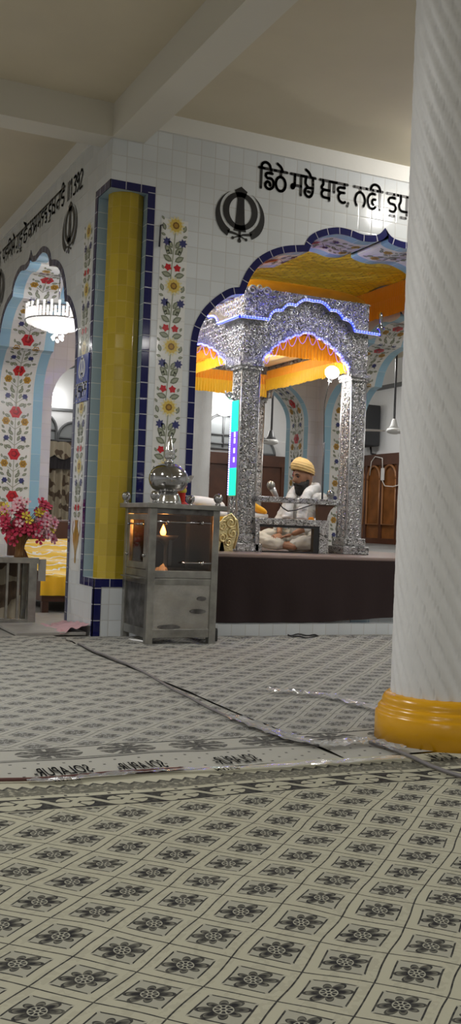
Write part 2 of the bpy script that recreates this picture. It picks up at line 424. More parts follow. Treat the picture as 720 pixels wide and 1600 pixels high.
def leafpoly(cx, cy, L, ang, w=.38):
    ca, sa = math.cos(ang), math.sin(ang); out = []
    for k, (a, b) in enumerate([(0, 0), (.25, .8), (.55, 1.), (.8, .6), (1, 0), (.8, -.6), (.55, -1.), (.25, -.8)]):
        x, y = a * L, b * L * w * .5; out.append((cx + x * ca - y * sa, cy + x * sa + y * ca))
    return out
def blob(cx, cy, r, n=9, wob=.16, ph=0.):
    return [(cx + r * (1 + wob * math.cos(k * PI)) * math.cos(ph + k * PI / n), cy + r * (1 + wob * math.cos(k * PI)) * math.sin(ph + k * PI / n)) for k in range(2 * n)]
MOT = ['motif_tile', 'leaf', 'leaf_light', 'red_glaze', 'red_dark', 'ochre_glaze', 'ochre_dark', 'sun_glaze', 'sun_halo', 'blue_glaze']
def rose_period(v0, p, sw=1.):
    """rose vine for the arch soffits, u in -.17...17, one period p"""
    o = []
    o.append(([(-.004, v0), (.004, v0), (.004, v0 + p), (-.004, v0 + p)], 2, 1))
    o.append((blob(0, v0 + p * .02, .066, 6, .10), 3, 3)); o.append((blob(.004, v0 + p * .03, .036, 5, .12), 4, 4)); o.append((blob(-.003, v0 + p * .035, .022, 5, .1), 3, 5))
    for sg in (-1, 1):
        o.append((blob(sg * .105, v0 + p * .80, .042, 6, .1), 5, 3)); o.append((blob(sg * .105, v0 + p * .80, .022, 5, .1), 6, 4)); o.append((blob(sg * .105, v0 + p * .805, .013, 4, .1), 5, 5))
        o.append((blob(sg * .095, v0 + p * .40, .030, 6, .14), 9, 3))
        stem = [(0, v0 + p * .60), (sg * .05, v0 + p * .68), (sg * .10, v0 + p * .76), (sg * .093, v0 + p * .765), (sg * .045, v0 + p * .69), (0, v0 + p * .62)]
        o.append((stem, 2, 1))
        o.append(([(0, v0 + p * .22), (sg * .05, v0 + p * .30), (sg * .09, v0 + p * .36), (sg * .083, v0 + p * .37), (sg * .045, v0 + p * .315), (0, v0 + p * .24)], 2, 1))
        for (x, y, L, a) in ((.03, .16, .075, .5), (.085, .13, .06, 1.1), (.12, .22, .055, .2), (.03, .33, .07, 1.2), (.12, .30, .05, 1.9), (.02, .47, .08, .8), (.10, .52, .06, .5), (.055, .56, .05, 1.5), (.12, .62, .05, .9), (.03, .70, .06, 1.3), (.06, .90, .07, .4), (.13, .93, .045, 1.3)):
            ang = a if sg > 0 else PI - a
            q = leafpoly(sg * x, v0 + p * y, L, ang, .5); o.append((q, 1, 2))
            q2 = leafpoly(sg * x + math.cos(ang) * L * .15, v0 + p * y + math.sin(ang) * L * .15, L * .7, ang, .34); o.append((q2, 2, 3))
    return o
def sun_period(v0, p):
    """sunflower vine of the wall strips, u in -.11...11"""
    o = []
    o.append(([(-.022, v0), (-.014, v0), (.004, v0 + p * .5), (.012, v0 + p * .8), (.002, v0 + p * .8), (-.006, v0 + p * .5)], 2, 1))
    c = (.01, v0 + p * .90)
    o.append((blob(*c, .066, 14, .18), 8, 3)); o.append((blob(*c, .050, 11, .1), 7, 4)); o.append((blob(*c, .027, 8, .05), 6, 5)); o.append((blob(*c, .016, 6, .05), 5, 6))
    for sg in (-1, 1):
        o.append((blob(sg * .065 + .008, v0 + p * .62, .030, 7, .26), 9, 3))
        o.append((blob(sg * .038 - .004, v0 + p * .20, .027, 5, .2, .4 * sg), 3, 3))
        for (x, y, L, a) in ((.012, .06, .085, .25), (.012, .30, .085, .55), (.010, .42, .09, .75), (.012, .52, .075, 1.0), (.05, .40, .055, 1.7), (.075, .16, .035, 1.1), (.075, .80, .06, 1.25), (.07, .72, .04, .3), (.085, .97, .035, .9)):
            if sg > 0 and y > .9: continue
            ang = a if sg > 0 else PI - a
            o.append((leafpoly(sg * x, v0 + p * y, L, ang, .55), 1, 2))
            o.append((leafpoly(sg * x + math.cos(ang) * L * .14, v0 + p * y + math.sin(ang) * L * .14, L * .72, ang, .38), 2, 3))
    return o
def lay(mb, polys, f):
    for pts, mi, lay_ in polys:
        cx = sum(p[0] for p in pts) / len(pts); cy = sum(p[1] for p in pts) / len(pts); c = f(cx, cy, lay_)
        Q = [f(u, v, lay_) for u, v in pts]
        if len(Q) <= 8: mb.face(Q, mi)
        else:
            for i in range(len(Q)): mb.face([c, Q[i], Q[(i + 1) % len(Q)]], mi)

def arch_wall(side):
    m = maps[side]; W = MB(); notch = side in ('front', 'left')
    def rect(s0, s1, z0, z1, d, mi):
        W.face([m(s0, d, z0), m(s1, d, z0), m(s1, d, z1), m(s0, d, z1)], mi, [(s0, z0), (s1, z0), (s1, z1), (s0, z1)])
    sl, sr = INN[0][0], INN[-1][0]
    if notch:
        rect(NCH, sl, 0, H, 0, 0); rect(0, NCH, 0, NZ0, 0, 0); rect(0, NCH, NZ1, H, 0, 0)
    else: rect(0, sl, 0, H, 0, 0)
    rect(sr, S, 0, H, 0, 0)
    rect(T, sl, 0, H, T, 1); rect(sr, S - T, 0, H, T, 1)
    for a, b in zip(INN, INN[1:]):
        if b[0] - a[0] > 1e-5:
            for d, mi in ((0, 0), (T, 1)):
                W.face([m(a[0], d, a[1]), m(b[0], d, b[1]), m(b[0], d, H), m(a[0], d, H)], mi, [a, b, (b[0], H), (a[0], H)])
    # soffit in three bands
    for d0, d1, mi in ((0, .11, 2), (.11, .49, 3), (.49, T, 2)):
        for i in range(len(INN) - 1):
            a, b = INN[i], INN[i + 1]
            W.face([m(a[0], d0, a[1]), m(b[0], d0, b[1]), m(b[0], d1, b[1]), m(a[0], d1, a[1])], mi, [(d0, ARC[i]), (d0, ARC[i + 1]), (d1, ARC[i + 1]), (d1, ARC[i])])
    if side == 'front':      # the square corner niche
        def q(pts, mi, uv): W.face(pts, mi, uv)
        n = NCH
        q([(0, n, NZ0), (n, n, NZ0), (n, n, NZ1), (0, n, NZ1)], 4, [(0, NZ0), (n, NZ0), (n, NZ1), (0, NZ1)])
        q([(n, 0, NZ0), (n, n, NZ0), (n, n, NZ1), (n, 0, NZ1)], 4, [(0, NZ0), (n, NZ0), (n, NZ1), (0, NZ1)])
        q([(0, 0, NZ1), (n, 0, NZ1), (n, n, NZ1), (0, n, NZ1)], 4, [(0.05, 0.05)] * 4)
        q([(0, 0, NZ0), (n, 0, NZ0), (n, n, NZ0), (0, n, NZ0)], 0, [(0.05, 0.05)] * 4)
    w = struct(W.build('wall_' + side, ['white_tile', 'inner_tile', 'band_tile', 'motif_tile', 'sky_tile']))
    # rose vine set in the soffit
    Q = MB(); L = ARC[-1]; p = .47; cnt = int(L / 2 / p) + 1
    def fm(u, t, ly):
        t = max(.02, min(L - .02, t)); i = 0
        lo, hi = 0, len(ARC) - 1
        while hi - lo > 1:
            md = (lo + hi) // 2
            if ARC[md] <= t: lo = md
            else: hi = md
        k = (t - ARC[lo]) / max(1e-6, ARC[hi] - ARC[lo]); a, b = INN[lo], INN[hi]
        e = Vector((b[0] - a[0], b[1] - a[1])); e.normalize(); ex = .0012 * ly
        return m(a[0] + (b[0] - a[0]) * k + e.y * ex, .30 + u, a[1] + (b[1] - a[1]) * k - e.x * ex)
    for side_ in (0, 1):
        for k in range(cnt):
            v0 = .62 + k * p
            if v0 + p > L / 2 + .1: continue
            lay(Q, [([(u, (v if side_ == 0 else L - v)) for u, v in pts], mi, ly) for pts, mi, ly in rose_period(v0, p)], fm)
    Q.build('floral_tile', MOT, w)
    return w
walls = {k: arch_wall(k) for k in ('front', 'left', 'back', 'right')}

trim_no = [0]
def trim(mb, mats, parent=None):
    trim_no[0] += 1
    return struct(mb.build('trim_%d' % trim_no[0], mats, parent))
for side in ('front', 'left'):
    m = maps[side]
    Q = MB(); a_ = 0.
    for i in range(len(OUT) - 1):
        o0, o1, i0, i1 = OUT[i], OUT[i + 1], INN[i], INN[i + 1]; l = math.hypot(o1[0] - o0[0], o1[1] - o0[1])
        Q.face([m(o0[0], -.005, o0[1]), m(o1[0], -.005, o1[1]), m(i1[0], -.005, i1[1]), m(i0[0], -.005, i0[1])], 0, [(.3, a_), (.3, a_ + l), (.7, a_ + l), (.7, a_)])
        Q.face([m(i0[0], -.005, i0[1]), m(i1[0], -.005, i1[1]), m(i1[0], .002, i1[1]), m(i0[0], .002, i0[1])], 0, [(.5, .06)] * 4)
        Q.face([m(o0[0], -.005, o0[1]), m(o1[0], -.005, o1[1]), m(o1[0], 0, o1[1]), m(o0[0], 0, o0[1])], 0, [(.5, .06)] * 4)
        a_ += l
    trim(Q, 'navy_tile')
    Q = MB()
    def strip(s0, s1, z0, z1, vert=True):
        A = [(s0, z0), (s1, z0), (s1, z1), (s0, z1)]
        Q.face([m(s, -.005, z) for s, z in A], 0, [((.5, z) if vert else (.5, s)) for s, z in A])
        for (p, q) in zip(A, A[1:] + A[:1]): Q.face([m(p[0], -.005, p[1]), m(q[0], -.005, q[1]), m(q[0], .002, q[1]), m(p[0], .002, p[1])], 0, [(.5, .06)] * 4)
    strip(NCH, .355, .37, 3.41); strip(-.005, NCH, 3.35, 3.41, False); strip(-.005, NCH, .37, .43, False); strip(-.005, .055 if side == 'front' else .03, 0, .37)
    trim(Q, 'navy_tile')
    # printed sunflower strip on the pier
    Q = MB(); s0, s1 = (.412, .634) if side == 'front' else (.40, .635)
    sg = 1 if side == 'front' else -1; z0, z1 = (.35, 3.19) if side == 'front' else (.46, 3.19)
    A = [(s0, z0), (s1, z0), (s1, z1), (s0, z1)]
    Q.face([m(s, -.0015, z) for s, z in A], 0, [(s - s0, z - z1) for s, z in A])
    cx = (s0 + s1) / 2; per = .465; v = z1
    def fm(u, vv, ly): return m(cx + sg * u, -.0015 - .0007 * ly, vv)
    while v - per > z0 + (.30 if side == 'left' else 0):
        if not (side == 'left' and 1.5 < v - per < 2.05): lay(Q, sun_period(v - per, per), fm)
        else: lay(Q, [q for q in sun_period(v - per, per)], fm)
        v -= per
    if side == 'left':   # ochre vase at the foot of the vine
        vz = .52; pr = [(.012, 0), (.022, .015), (.012, .05), (.03, .10), (.075, .17), (.08, .22), (.045, .27), (.026, .31), (.045, .34)]
        poly = [(x, vz + y) for x, y in pr] + [(-x, vz + y) for x, y in reversed(pr)]
        lay(Q, [(poly, 5, 3)], fm)
        for g in (-1, 1):
            lay(Q, [([(g * .07, vz + .22), (g * .10, vz + .27), (g * .08, vz + .33), (g * .09, vz + .33), (g * .112, vz + .27), (g * .075, vz + .20)], 6, 2)], fm)
    Q.build('floral_strip', MOT, walls[side])

# white cornice strip under the ceiling, plaster beams, ceiling and floor
Q = MB(); Q.box((.25, -.012, 3.845), (S, .0, H)); trim(Q, 'plaster')
Q = MB(); Q.box((-.012, .25, 3.845), (0, S, H)); trim(Q, 'plaster')
Q = MB(); Q.box((-7, 0, 3.725), (0, .25, H)); trim(Q, 'beam')
Q = MB(); Q.box((0, -14, 3.725), (.25, 0, H)); trim(Q, 'beam')
X0, X1, Y0, Y1 = -7., 8., -14., 9.5
def plane(name, pts, m, uv=None):
    q = MB(); q.face(pts, 0, uv); return struct(q.build(name, m))
plane('ceiling', [(X0, Y0, H), (X0, Y1, H), (X1, Y1, H), (X1, Y0, H)], 'ceiling')
plane('floor', [(X0, Y0, 0), (X1, Y0, 0), (X1, Y1, 0), (X0, Y1, 0)], 'stone_slab')
plane('wall_far', [(X0, Y1, 0), (X1, Y1, 0), (X1, Y1, H), (X0, Y1, H)], 'hall_wall')
plane('wall_east', [(X1, Y0, 0), (X1, Y1, 0), (X1, Y1, H), (X1, Y0, H)], 'hall_wall')
plane('wall_west', [(X0, Y0, 0), (X0, Y1, 0), (X0, Y1, H), (X0, Y0, H)], 'hall_wall')
plane('wall_near', [(X0, Y0, 0), (X1, Y0, 0), (X1, Y0, H), (X0, Y0, H)], 'hall_wall')

# corner column in the niche: flat tile facets
Q = MB(); n = 12; r = .1372; a0 = math.radians(-95)
for k in range(n):
    a, b = a0 + k * 2 * PI / n, a0 + (k + 1) * 2 * PI / n
    p = lambda t, z: (.180 + r * math.cos(t), .165 + r * math.sin(t), z)
    e = .0709
    Q.face([p(a, NZ0), p(b, NZ0), p(b, NZ1), p(a, NZ1)], 0, [(k * e, NZ0), ((k + 1) * e, NZ0), ((k + 1) * e, NZ1), (k * e, NZ1)])
tag(Q.build('tiled_column', 'yellow_tile'), 'yellow tiled column standing in the blue lined corner niche', 'column', kind='thing')

# lettering and emblems painted on the tiles
def text_data(body, bold=.012):
    c = bpy.data.curves.new('lettering', 'FONT'); c.body = body; c.offset = bold; c.resolution_u = 3
    o = bpy.data.objects.new('lettering', c); COL.objects.link(o); bpy.context.view_layer.update()
    me = bpy.data.meshes.new_from_object(o.evaluated_get(bpy.context.evaluated_depsgraph_get()))
    bpy.data.objects.remove(o); return me
def span(body):
    me = text_data(body); xs = [v.co.x for v in me.vertices]; return min(xs), max(xs)
def lettering(body, fmap, mtl, parent, bold=.012, name='lettering'):
    me = text_data(body, bold)
    for v in me.vertices: v.co = Vector(fmap(v.co.x, v.co.y))
    me.materials.clear(); me.materials.append(M[mtl]); me.name = name
    o = bpy.data.objects.new(name, me); COL.objects.link(o); attach(o, parent); return o
def khanda(fm, w=1., h=1.):
    """chakkar ring, double-edged sword and two curved swords; local half width .225, half height .22"""
    Q = MB()
    def strip(A, B):
        for i in range(len(A) - 1): Q.face([fm(*A[i]), fm(*A[i + 1]), fm(*B[i + 1]), fm(*B[i])])
    N = 40; E = lambda rx, ry, t, cy=.025: (rx * math.cos(t), cy + ry * math.sin(t))
    strip([E(.152, .150, k * 2 * PI / N) for k in range(N + 1)], [E(.098, .112, k * 2 * PI / N) for k in range(N + 1)])
    for q in ([(-.055, .185), (0, .22), (.055, .185), (.030, .12), (-.030, .12)], [(-.030, .12), (.030, .12), (.040, -.06), (-.040, -.06)],
              [(-.040, -.06), (.040, -.06), (.055, -.135), (-.055, -.135)], [(-.012, -.13), (.012, -.13), (.008, -.20), (-.008, -.20)]):
        Q.face([fm(*p) for p in q])
    for g in (-1, 1):
        A, B = [], []
        for k in range(25):
            t = math.radians(60 - k * 122 / 24); w_ = min(1., .03 + 1.1 * (k / 24) ** .7)
            i_ = (.176 * math.cos(t), .022 + .172 * math.sin(t)); o_ = (.228 * math.cos(t), -.004 + .205 * math.sin(t))
            B.append((g * i_[0], i_[1])); A.append((g * (i_[0] + (o_[0] - i_[0]) * w_), i_[1] + (o_[1] - i_[1]) * w_))
        strip(A, B)
        strip([(g * .11, -.135), (g * .03, -.150), (-g * .05, -.185)], [(g * .10, -.160), (g * .03, -.166), (-g * .052, -.195)])
        c = (-g * .058, -.193); Q.face([fm(c[0] + .013 * math.cos(k * PI / 5), c[1] + .013 * math.sin(k * PI / 5)) for k in range(10)])
    Q.face([fm(.016 * math.cos(k * PI / 6), -.208 + .016 * math.sin(k * PI / 6)) for k in range(12)])
    return Q
def arcp(cx, cy, rx, ry, a0, a1, n=10): return [(cx + rx * math.cos(math.radians(a0 + (a1 - a0) * k / n)), cy + ry * math.sin(math.radians(a0 + (a1 - a0) * k / n))) for k in range(n + 1)]
# brush-painted letters: width, strokes in a unit box (headline y = 1, foot y = 0); True = smooth the stroke
G = {
 'dda': (.78, [[(.50, 1), (.50, .80)], [(.60, .80), (.28, .80), (.14, .68), (.26, .54), (.52, .54), (.68, .40), (.66, .14), (.44, .0), (.20, .06), (.14, .24), (.28, .36), (.44, .30), (.46, .18)]]),
 'ttha': (.80, [[(.40, 1), (.40, .72)], arcp(.40, .36, .33, .36, 90, 450, 20)]),
 'sa': (.86, [[(.70, 1), (.70, 0)], [(.26, 1), (.26, .45), (.16, .28), (.06, .32), (.10, .46), (.26, .46)], [(.26, .45), (.70, .45)]]),
 'bha': (.80, [[(.18, 1), (.14, .66), (.30, .50)], [(.64, 1), (.66, .30), (.48, .0), (.22, .04), (.10, .24), (.26, .44), (.64, .46)], [(.30, .26), (.46, .24)]]),
 'tha': (.82, [[(.66, 1), (.66, 0)], [(.18, 1), (.22, .80), (.10, .62), (.26, .52), (.66, .52)], [(.26, .52), (.12, .34), (.22, .14), (.66, .12)]]),
 'va': (.78, [[(.58, 1), (.58, .82)], [(.60, .80), (.26, .80), (.12, .68), (.24, .55), (.60, .55)], [(.34, .55), (.18, .36), (.26, .12), (.50, .02), (.66, .08)]]),
 'na': (.84, [[(.42, 1), (.42, .76)], [(.20, .02), (.08, .30), (.18, .62), (.42, .76), (.66, .62), (.76, .30), (.64, .02)]]),
 'ha': (.76, [[(.44, 1), (.44, .80)], [(.62, .80), (.30, .78), (.10, .48), (.20, .10), (.46, .0), (.66, .14)], [(.64, .52), (.46, .50), (.40, .34), (.50, .24)]]),
 'ta': (.78, [[(.50, 1), (.50, .80)], [(.62, .80), (.26, .80), (.12, .64), (.24, .48), (.54, .46), (.66, .26), (.50, .06), (.20, .10)]]),
 'dha': (.82, [[(.66, 1), (.66, 0)], [(.20, 1), (.22, .70), (.10, .46), (.24, .20), (.66, .18)]]),
 'ja': (.80, [[(.66, 1), (.66, 0)], [(.66, .56), (.30, .56), (.12, .38), (.22, .16), (.40, .22)]]),
 'a': (1.0, [[(.84, 1), (.84, 0)], [(.84, .50), (.56, .42), (.50, .80)], [(.10, .84), (.22, .52), (.50, .46), (.26, .40), (.12, .20), (.24, .0)]]),
 'da': (.74, [[(.50, 1), (.50, .80)], [(.60, .80), (.24, .80), (.12, .60), (.30, .44), (.56, .40), (.58, .18), (.40, .0)]]),
 'ra': (.76, [[(.56, 1), (.56, .82)], [(.62, .82), (.24, .80), (.12, .64), (.26, .50), (.62, .50)], [(.62, .50), (.34, .02)]]),
 'pa': (.82, [[(.66, 1), (.66, 0)], [(.16, 1), (.18, .48), (.36, .34), (.66, .36)]]),
 'ga': (.84, [[(.70, 1), (.70, 0)], [(.32, 1), (.30, .34), (.16, .16), (.06, .30)]]),
 'ka': (.78, [[(.50, 1), (.50, .82)], [(.62, .82), (.26, .80), (.12, .62), (.30, .50), (.58, .48), (.66, .22), (.44, .0), (.18, .10), (.28, .40)]]),
 'ma': (.82, [[(.66, 1), (.66, 0)], [(.20, 1), (.20, .40), (.08, .26), (.20, .20), (.28, .36), (.66, .40)]]),
 'nna': (.80, [[(.50, 1), (.50, .82)], [(.60, .82), (.24, .80), (.12, .66), (.28, .54), (.60, .54), (.66, .36), (.46, .28), (.66, .20), (.60, .0), (.36, .02)]]),
 'kha': (.84, [[(.68, 1), (.68, 0)], [(.16, 1), (.16, .24), (.30, .10), (.68, .12)], [(.16, .60), (.42, .60), (.68, .40)]]),
 'i': (.80, [[(.55, 1), (.55, .80)], [(.66, .80), (.22, .80), (.10, .62), (.28, .46), (.60, .44), (.66, .22), (.46, .0), (.18, .08)], arcp(.30, 1.0, .24, .30, 0, 170, 8)]),
 'aa': (.30, [[(.16, 1), (.16, .48)]]), 'sihari': (.30, [[(.14, 1), (.14, 0)], [(.14, 1.0), (.18, 1.20), (.42, 1.32), (.68, 1.22), (.76, 1.02)]]),
 'bihari': (.34, [[(.18, 1), (.18, 0)], [(.18, 1.0), (.10, 1.22), (-.16, 1.32), (-.40, 1.22), (-.48, 1.02)]]),
 'lavan': (0, [[(-.30, 1.02), (-.42, 1.22), (-.66, 1.36)]]), 'dulavan': (0, [[(-.26, 1.02), (-.36, 1.20), (-.60, 1.30)], [(-.40, 1.06), (-.52, 1.26), (-.72, 1.42)]]),
 'aunkar': (0, [[(-.58, -.16), (-.20, -.16)]]), 'dulainkar': (0, [[(-.58, -.14), (-.20, -.14)], [(-.54, -.30), (-.24, -.30)]]),
 ',': (.20, [[(.10, .06), (.04, -.12)]]), '|': (.24, [[(.12, 1), (.12, 0)]]),
 '1': (.40, [[(.08, .80), (.24, 1), (.24, 0)]]), '3': (.66, [[(.10, .96), (.46, .98), (.52, .72), (.24, .54), (.54, .44), (.56, .12), (.30, 0), (.08, .06)]]),
 '9': (.66, [[(.54, .70), (.30, 1), (.08, .76), (.24, .50), (.54, .66), (.50, .20), (.20, 0)]]), '2': (.66, [[(.08, .80), (.30, 1), (.54, .80), (.40, .46), (.06, .02), (.60, .02)]]),
}
NOHEAD = {',', '|', '1', '2', '3', '9'}
def word_strokes(w):
    x = 0.; out = []; heads = []
    for c in w.split():
        wd, st = G[c]
        for q in st: out.append([(x + a, b) for a, b in q])
        if c not in NOHEAD and wd > 0: heads.append((x, x + wd))
        x += wd
    for a, b in heads: out.append([(a - .02, 1.), (b + .02, 1.)])
    return out, x
def paint_word(Q, w, fm, s0, s1, hw):
    st, W_ = word_strokes(w); kx = (s1 - s0) / W_
    for q in st:
        q = catmull(q, 4) if len(q) > 2 else q
        P = [Vector((s0 + a * kx, b)) for a, b in q]          # x in metres, y in letter heights
        def f2(p): return fm(p.x, p.y)
        for i in range(len(P) - 1):
            a, b = P[i], P[i + 1]; A, B = Vector((a.x, a.y * HH)), Vector((b.x, b.y * HH)); e = B - A
            if e.length < 1e-6: continue
            e.normalize(); n_ = Vector((-e.y, e.x)) * hw; g_ = [A - n_, B - n_, B + n_, A + n_]
            Q.face([fm(v.x, v.y / HH) for v in g_])
        for p in P: Q.face([fm(p.x + hw * math.cos(k * PI / 4 + PI / 8), p.y + hw / HH * math.sin(k * PI / 4 + PI / 8)) for k in range(8)])
HH = .158
Q = MB()
for w_, s0, s1 in (('sihari dda ttha lavan', 1.222, 1.469), ('sa bha lavan', 1.508, 1.730), ('tha aa va ,', 1.778, 2.062), ('na ha bihari', 2.102, 2.379), ('ta aunkar dha aunkar', 2.424, 2.650), ('ja lavan sihari ha a aa', 2.71, 3.15)):
    paint_word(Q, w_, lambda s, y: (s, -.004, 3.562 + y * HH), s0, s1, .0115)
Q.build('lettering', 'sign_black', walls['front'])
Q = MB(); HH = .150
for w_, s0, s1 in (('3 9 2', 1.02, .735), ('| | 1', 1.20, 1.045), ('ja aa i', 1.546, 1.275), ('da aunkar kha', 1.828, 1.570), ('ma ra nna', 2.197, 1.855), ('ja na ma', 2.567, 2.222), ('ka dulavan', 2.785, 2.585), ('ga aunkar ra dulainkar', 3.075, 2.80), ('pa ra sihari sa a dulavan', 3.70, 3.12), ('da ra sa sihari na', 4.35, 3.80)):
    paint_word(Q, w_, lambda s, y: (-.004, s, 3.566 + y * HH), s0, s1, .0105)
Q.build('lettering', 'sign_black', walls['left'])
khanda(lambda u, v: (1.071 + u, -.004, 3.318 + v)).build('emblem', 'sign_black', walls['front'])
khanda(lambda u, v: (-.004, 1.078 - u * 1.05, 3.315 + v)).build('emblem', 'sign_black', walls['left'])
khanda(lambda u, v: (-.004, 3.765 - u * 1.05, 3.315 + v)).build('emblem', 'sign_black', walls['left'])
# blue sign plate on the left pier
sg = thing('sign_plate', 'blue plate with white sword emblem and lettering on the flowered tile strip', 'sign', (0, .475, 2.0))
Q = MB(); Q.box((-.012, .345, 1.79), (-.0045, .655, 2.16)); Q.build('plate', 'sign_blue', sg)
khanda(lambda u, v: (-.0135, .51 - u * .42, 2.06 + v * .46)).build('emblem', 'sign_white', sg)
Q = MB(); HH = .11; paint_word(Q, 'ga aunkar ra da aunkar a aa ra aa', lambda s, y: (-.0135, s, 1.825 + y * HH), .645, .36, .0075); Q.build('lettering', 'sign_white', sg)
# small iron hook on the wall strip
Q = MB(); Q.tube([(.425, -.012, 3.13), (.405, -.012, 3.125), (.40, -.012, 2.96)], .007); tag(Q.build('wall_hook', 'iron'), 'thin black iron hook on the wall beside the topmost sunflower tile', 'hook', kind='thing')

# ------------------------------------------------------------------ carpets
def carpet_mat(name, u0, v0, ang, seam_y, sgn, kind, base):
    m, nt, b = newmat(name); L = nt.links.new
    tc = nt.nodes.new('ShaderNodeTexCoord'); sp = nt.nodes.new('ShaderNodeSeparateXYZ'); L(tc.outputs['Object'], sp.inputs[0])
    nz = nt.nodes.new('ShaderNodeTexNoise'); nz.inputs['Scale'].default_value = 2.2; nz.inputs['Detail'].default_value = 2; L(tc.outputs['Object'], nz.inputs['Vector'])
    sn = nt.nodes.new('ShaderNodeSeparateColor'); L(nz.outputs['Color'], sn.inputs[0])
    x = V(nt, sp.outputs[0]) + (V(nt, sn.outputs[0]) - .5) * .05; y = V(nt, sp.outputs[1]) + (V(nt, sn.outputs[1]) - .5) * .05
    c, s_ = math.cos(ang), math.sin(ang)
    a = ((x * c + y * s_) / .1465 - u0 + .5).frac() - .5; bb = ((x * s_ - y * c) / .1377 - v0 + .5).frac() - .5
    aa, ab = a.abs(), bb.abs(); mxx = aa.mx(ab)
    fine = nt.nodes.new('ShaderNodeTexNoise'); fine.inputs['Scale'].default_value = 60; fine.inputs['Detail'].default_value = 2; L(tc.outputs['Object'], fine.inputs['Vector'])
    fz = V(nt, fine.outputs['Fac'])
    line = mxx.gt(.487) * .95
    inner = mxx.lt(.335)
    frame = (mxx.gt(.308)) * inner * ((aa - ab).abs().gt(.03))
    r = (a * a + bb * bb).sqrt(); th = bb.at2(a)
    # rounded petals towards the sides of the cell, longer pointed ones towards two corners
    dia = ((a + bb) * (a + bb)) / (r * r + 1e-5)            # 1 along one diagonal, 0 along the other
    lob = .5 - (th * 8.0).cos() * .5
    R = (dia * .055 + .245) * (lob.pw(.38) * .50 + .50)
    pet = r.lt(R) * r.gt(.125)
    shade = ((R - r) / R)                                   # 0 rim, 1 centre
    seeds = r.gt(.048) * r.lt(.108) * (th * 4.0).sin().abs().gt(.5) + r.lt(.024)
    dark = (pet * (shade.lt(.12) * .4 + (shade - .05).cl() * 1.6 + .52)).cl()
    pat = (line.mx(frame * .95)).mx(dark * .97).mx(seeds)
    grey = inner * (1.0 - pat)
    ribs = ((x * s_ - y * c) * 95.0).sin().gt(.2) * (1.0 - inner) * .10 * fz.gt(.5)
    # woven borders along the seam
    d = (y - seam_y) * sgn
    wav = ((x * 22.0).frac() - .5).abs()
    def band(p, q): return d.gt(p) * d.lt(q)
    xs = x * 1.0
    if kind == 'near':
        zig = band(.14, .25) * (d - .14 - wav * .06).gt(0.0) * (fz.gt(.42) * .35 + .35)
        zl = band(.13, .25) * ((d - .14 - wav * .06).abs().lt(.008)) * .9
        cell = ((x * 6.0).frac() - .5); dd = (d - .342) * 6.0
        rr = (cell * cell + dd * dd * 1.6).sqrt(); fl = rr.lt(.36 + 0.0) * (rr.gt(.12)) * ((dd.at2(cell) * 3.0).sin().abs().gt(.30))
        vine = (dd - (x * 37.7).sin() * .22).abs().lt(.10)
        black = band(.282, .402) * (1.0 - (fl.mx(vine)) * .92) * .95
        dots = band(.25, .28) * ((x * 14.0).frac().lt(.14)) * (d - .266).abs().lt(.007) * .9
        bord = zig.mx(zl).mx(black).mx(dots); ins = d.gt(.408); ed = 0.0
    else:
        dots = band(.02, .27) * ((x * 11.0 + (d * 18.0).floor() * .37).frac().lt(.11)) * ((d * 18.0).frac().lt(.2)) * .9
        l1 = ((d - .275).abs().lt(.006)).mx((d - .295).abs().lt(.004)) * .9
        cell = ((x * 3.4).frac() - .5); dd = (d - .375) * 4.0
        rr = (cell * cell + dd * dd * 1.5).sqrt(); fl = rr.lt(.40) * ((dd.at2(cell) * 4.0).sin().abs().gt(.35)) * (fz.gt(.38) * .4 + .35)
        fl2 = rr.lt(.2) * ((dd.at2(cell) * 3.0).sin().abs().gt(.5)) * .85
        l2 = (d - .462).abs().lt(.007) * .9
        bord = dots.mx(l1).mx(band(.30, .455) * fl.mx(fl2)).mx(l2); ins = d.gt(.47)
    val = pat.mx(ribs) * ins * (1.0 if kind == 'near' else .80) + bord * (1.0 - ins)
    gsel = grey * ins
    mix1 = nt.nodes.new('ShaderNodeMix'); mix1.data_type = 'RGBA'; L((gsel * .60).k, mix1.inputs['Factor'])
    mix1.inputs[6].default_value = (*base, 1); mix1.inputs[7].default_value = (base[0] * .70, base[1] * .72, base[2] * .80, 1)
    mix2 = nt.nodes.new('ShaderNodeMix'); mix2.data_type = 'RGBA'; L((val * (fz * .5 + .75)).cl().k, mix2.inputs['Factor'])
    L(mix1.outputs[2], mix2.inputs[6]); mix2.inputs[7].default_value = (.018, .018, .020, 1)
    L(mix2.outputs[2], b.inputs['Base Color']); b.inputs['Roughness'].default_value = .85
    b.inputs['Specular IOR Level'].default_value = .2
    bp = nt.nodes.new('ShaderNodeBump'); bp.inputs['Strength'].default_value = .25; bp.inputs['Distance'].default_value = .004
    L(fine.outputs['Fac'], bp.inputs['Height']); L(bp.outputs['Normal'], b.inputs['Normal'])
    return m
ANG = math.radians(44)
BEIGE = (.42, .408, .315)
M['carpet_near'] = carpet_mat('carpet_near', .0785, .2737, ANG, -4.06, -1., 'near', BEIGE)
M['carpet_left'] = carpet_mat('carpet_left', .33, .10, ANG, -4.12, 1., 'far', (.37, .366, .33))
M['carpet_right'] = carpet_mat('carpet_right', .60, .45, math.radians(47), -4.12, 1., 'far', (.37, .366, .335))
def wr(x, y, seed, amp):
    p = Vector((x * 1.7 + seed, y * 2.6, seed)); h = noise.noise(p) * .6 + noise.noise(p * 2.3) * .3 + noise.noise(Vector((x * 9, y * 5, seed))) * .12
    return amp * (h + .5)
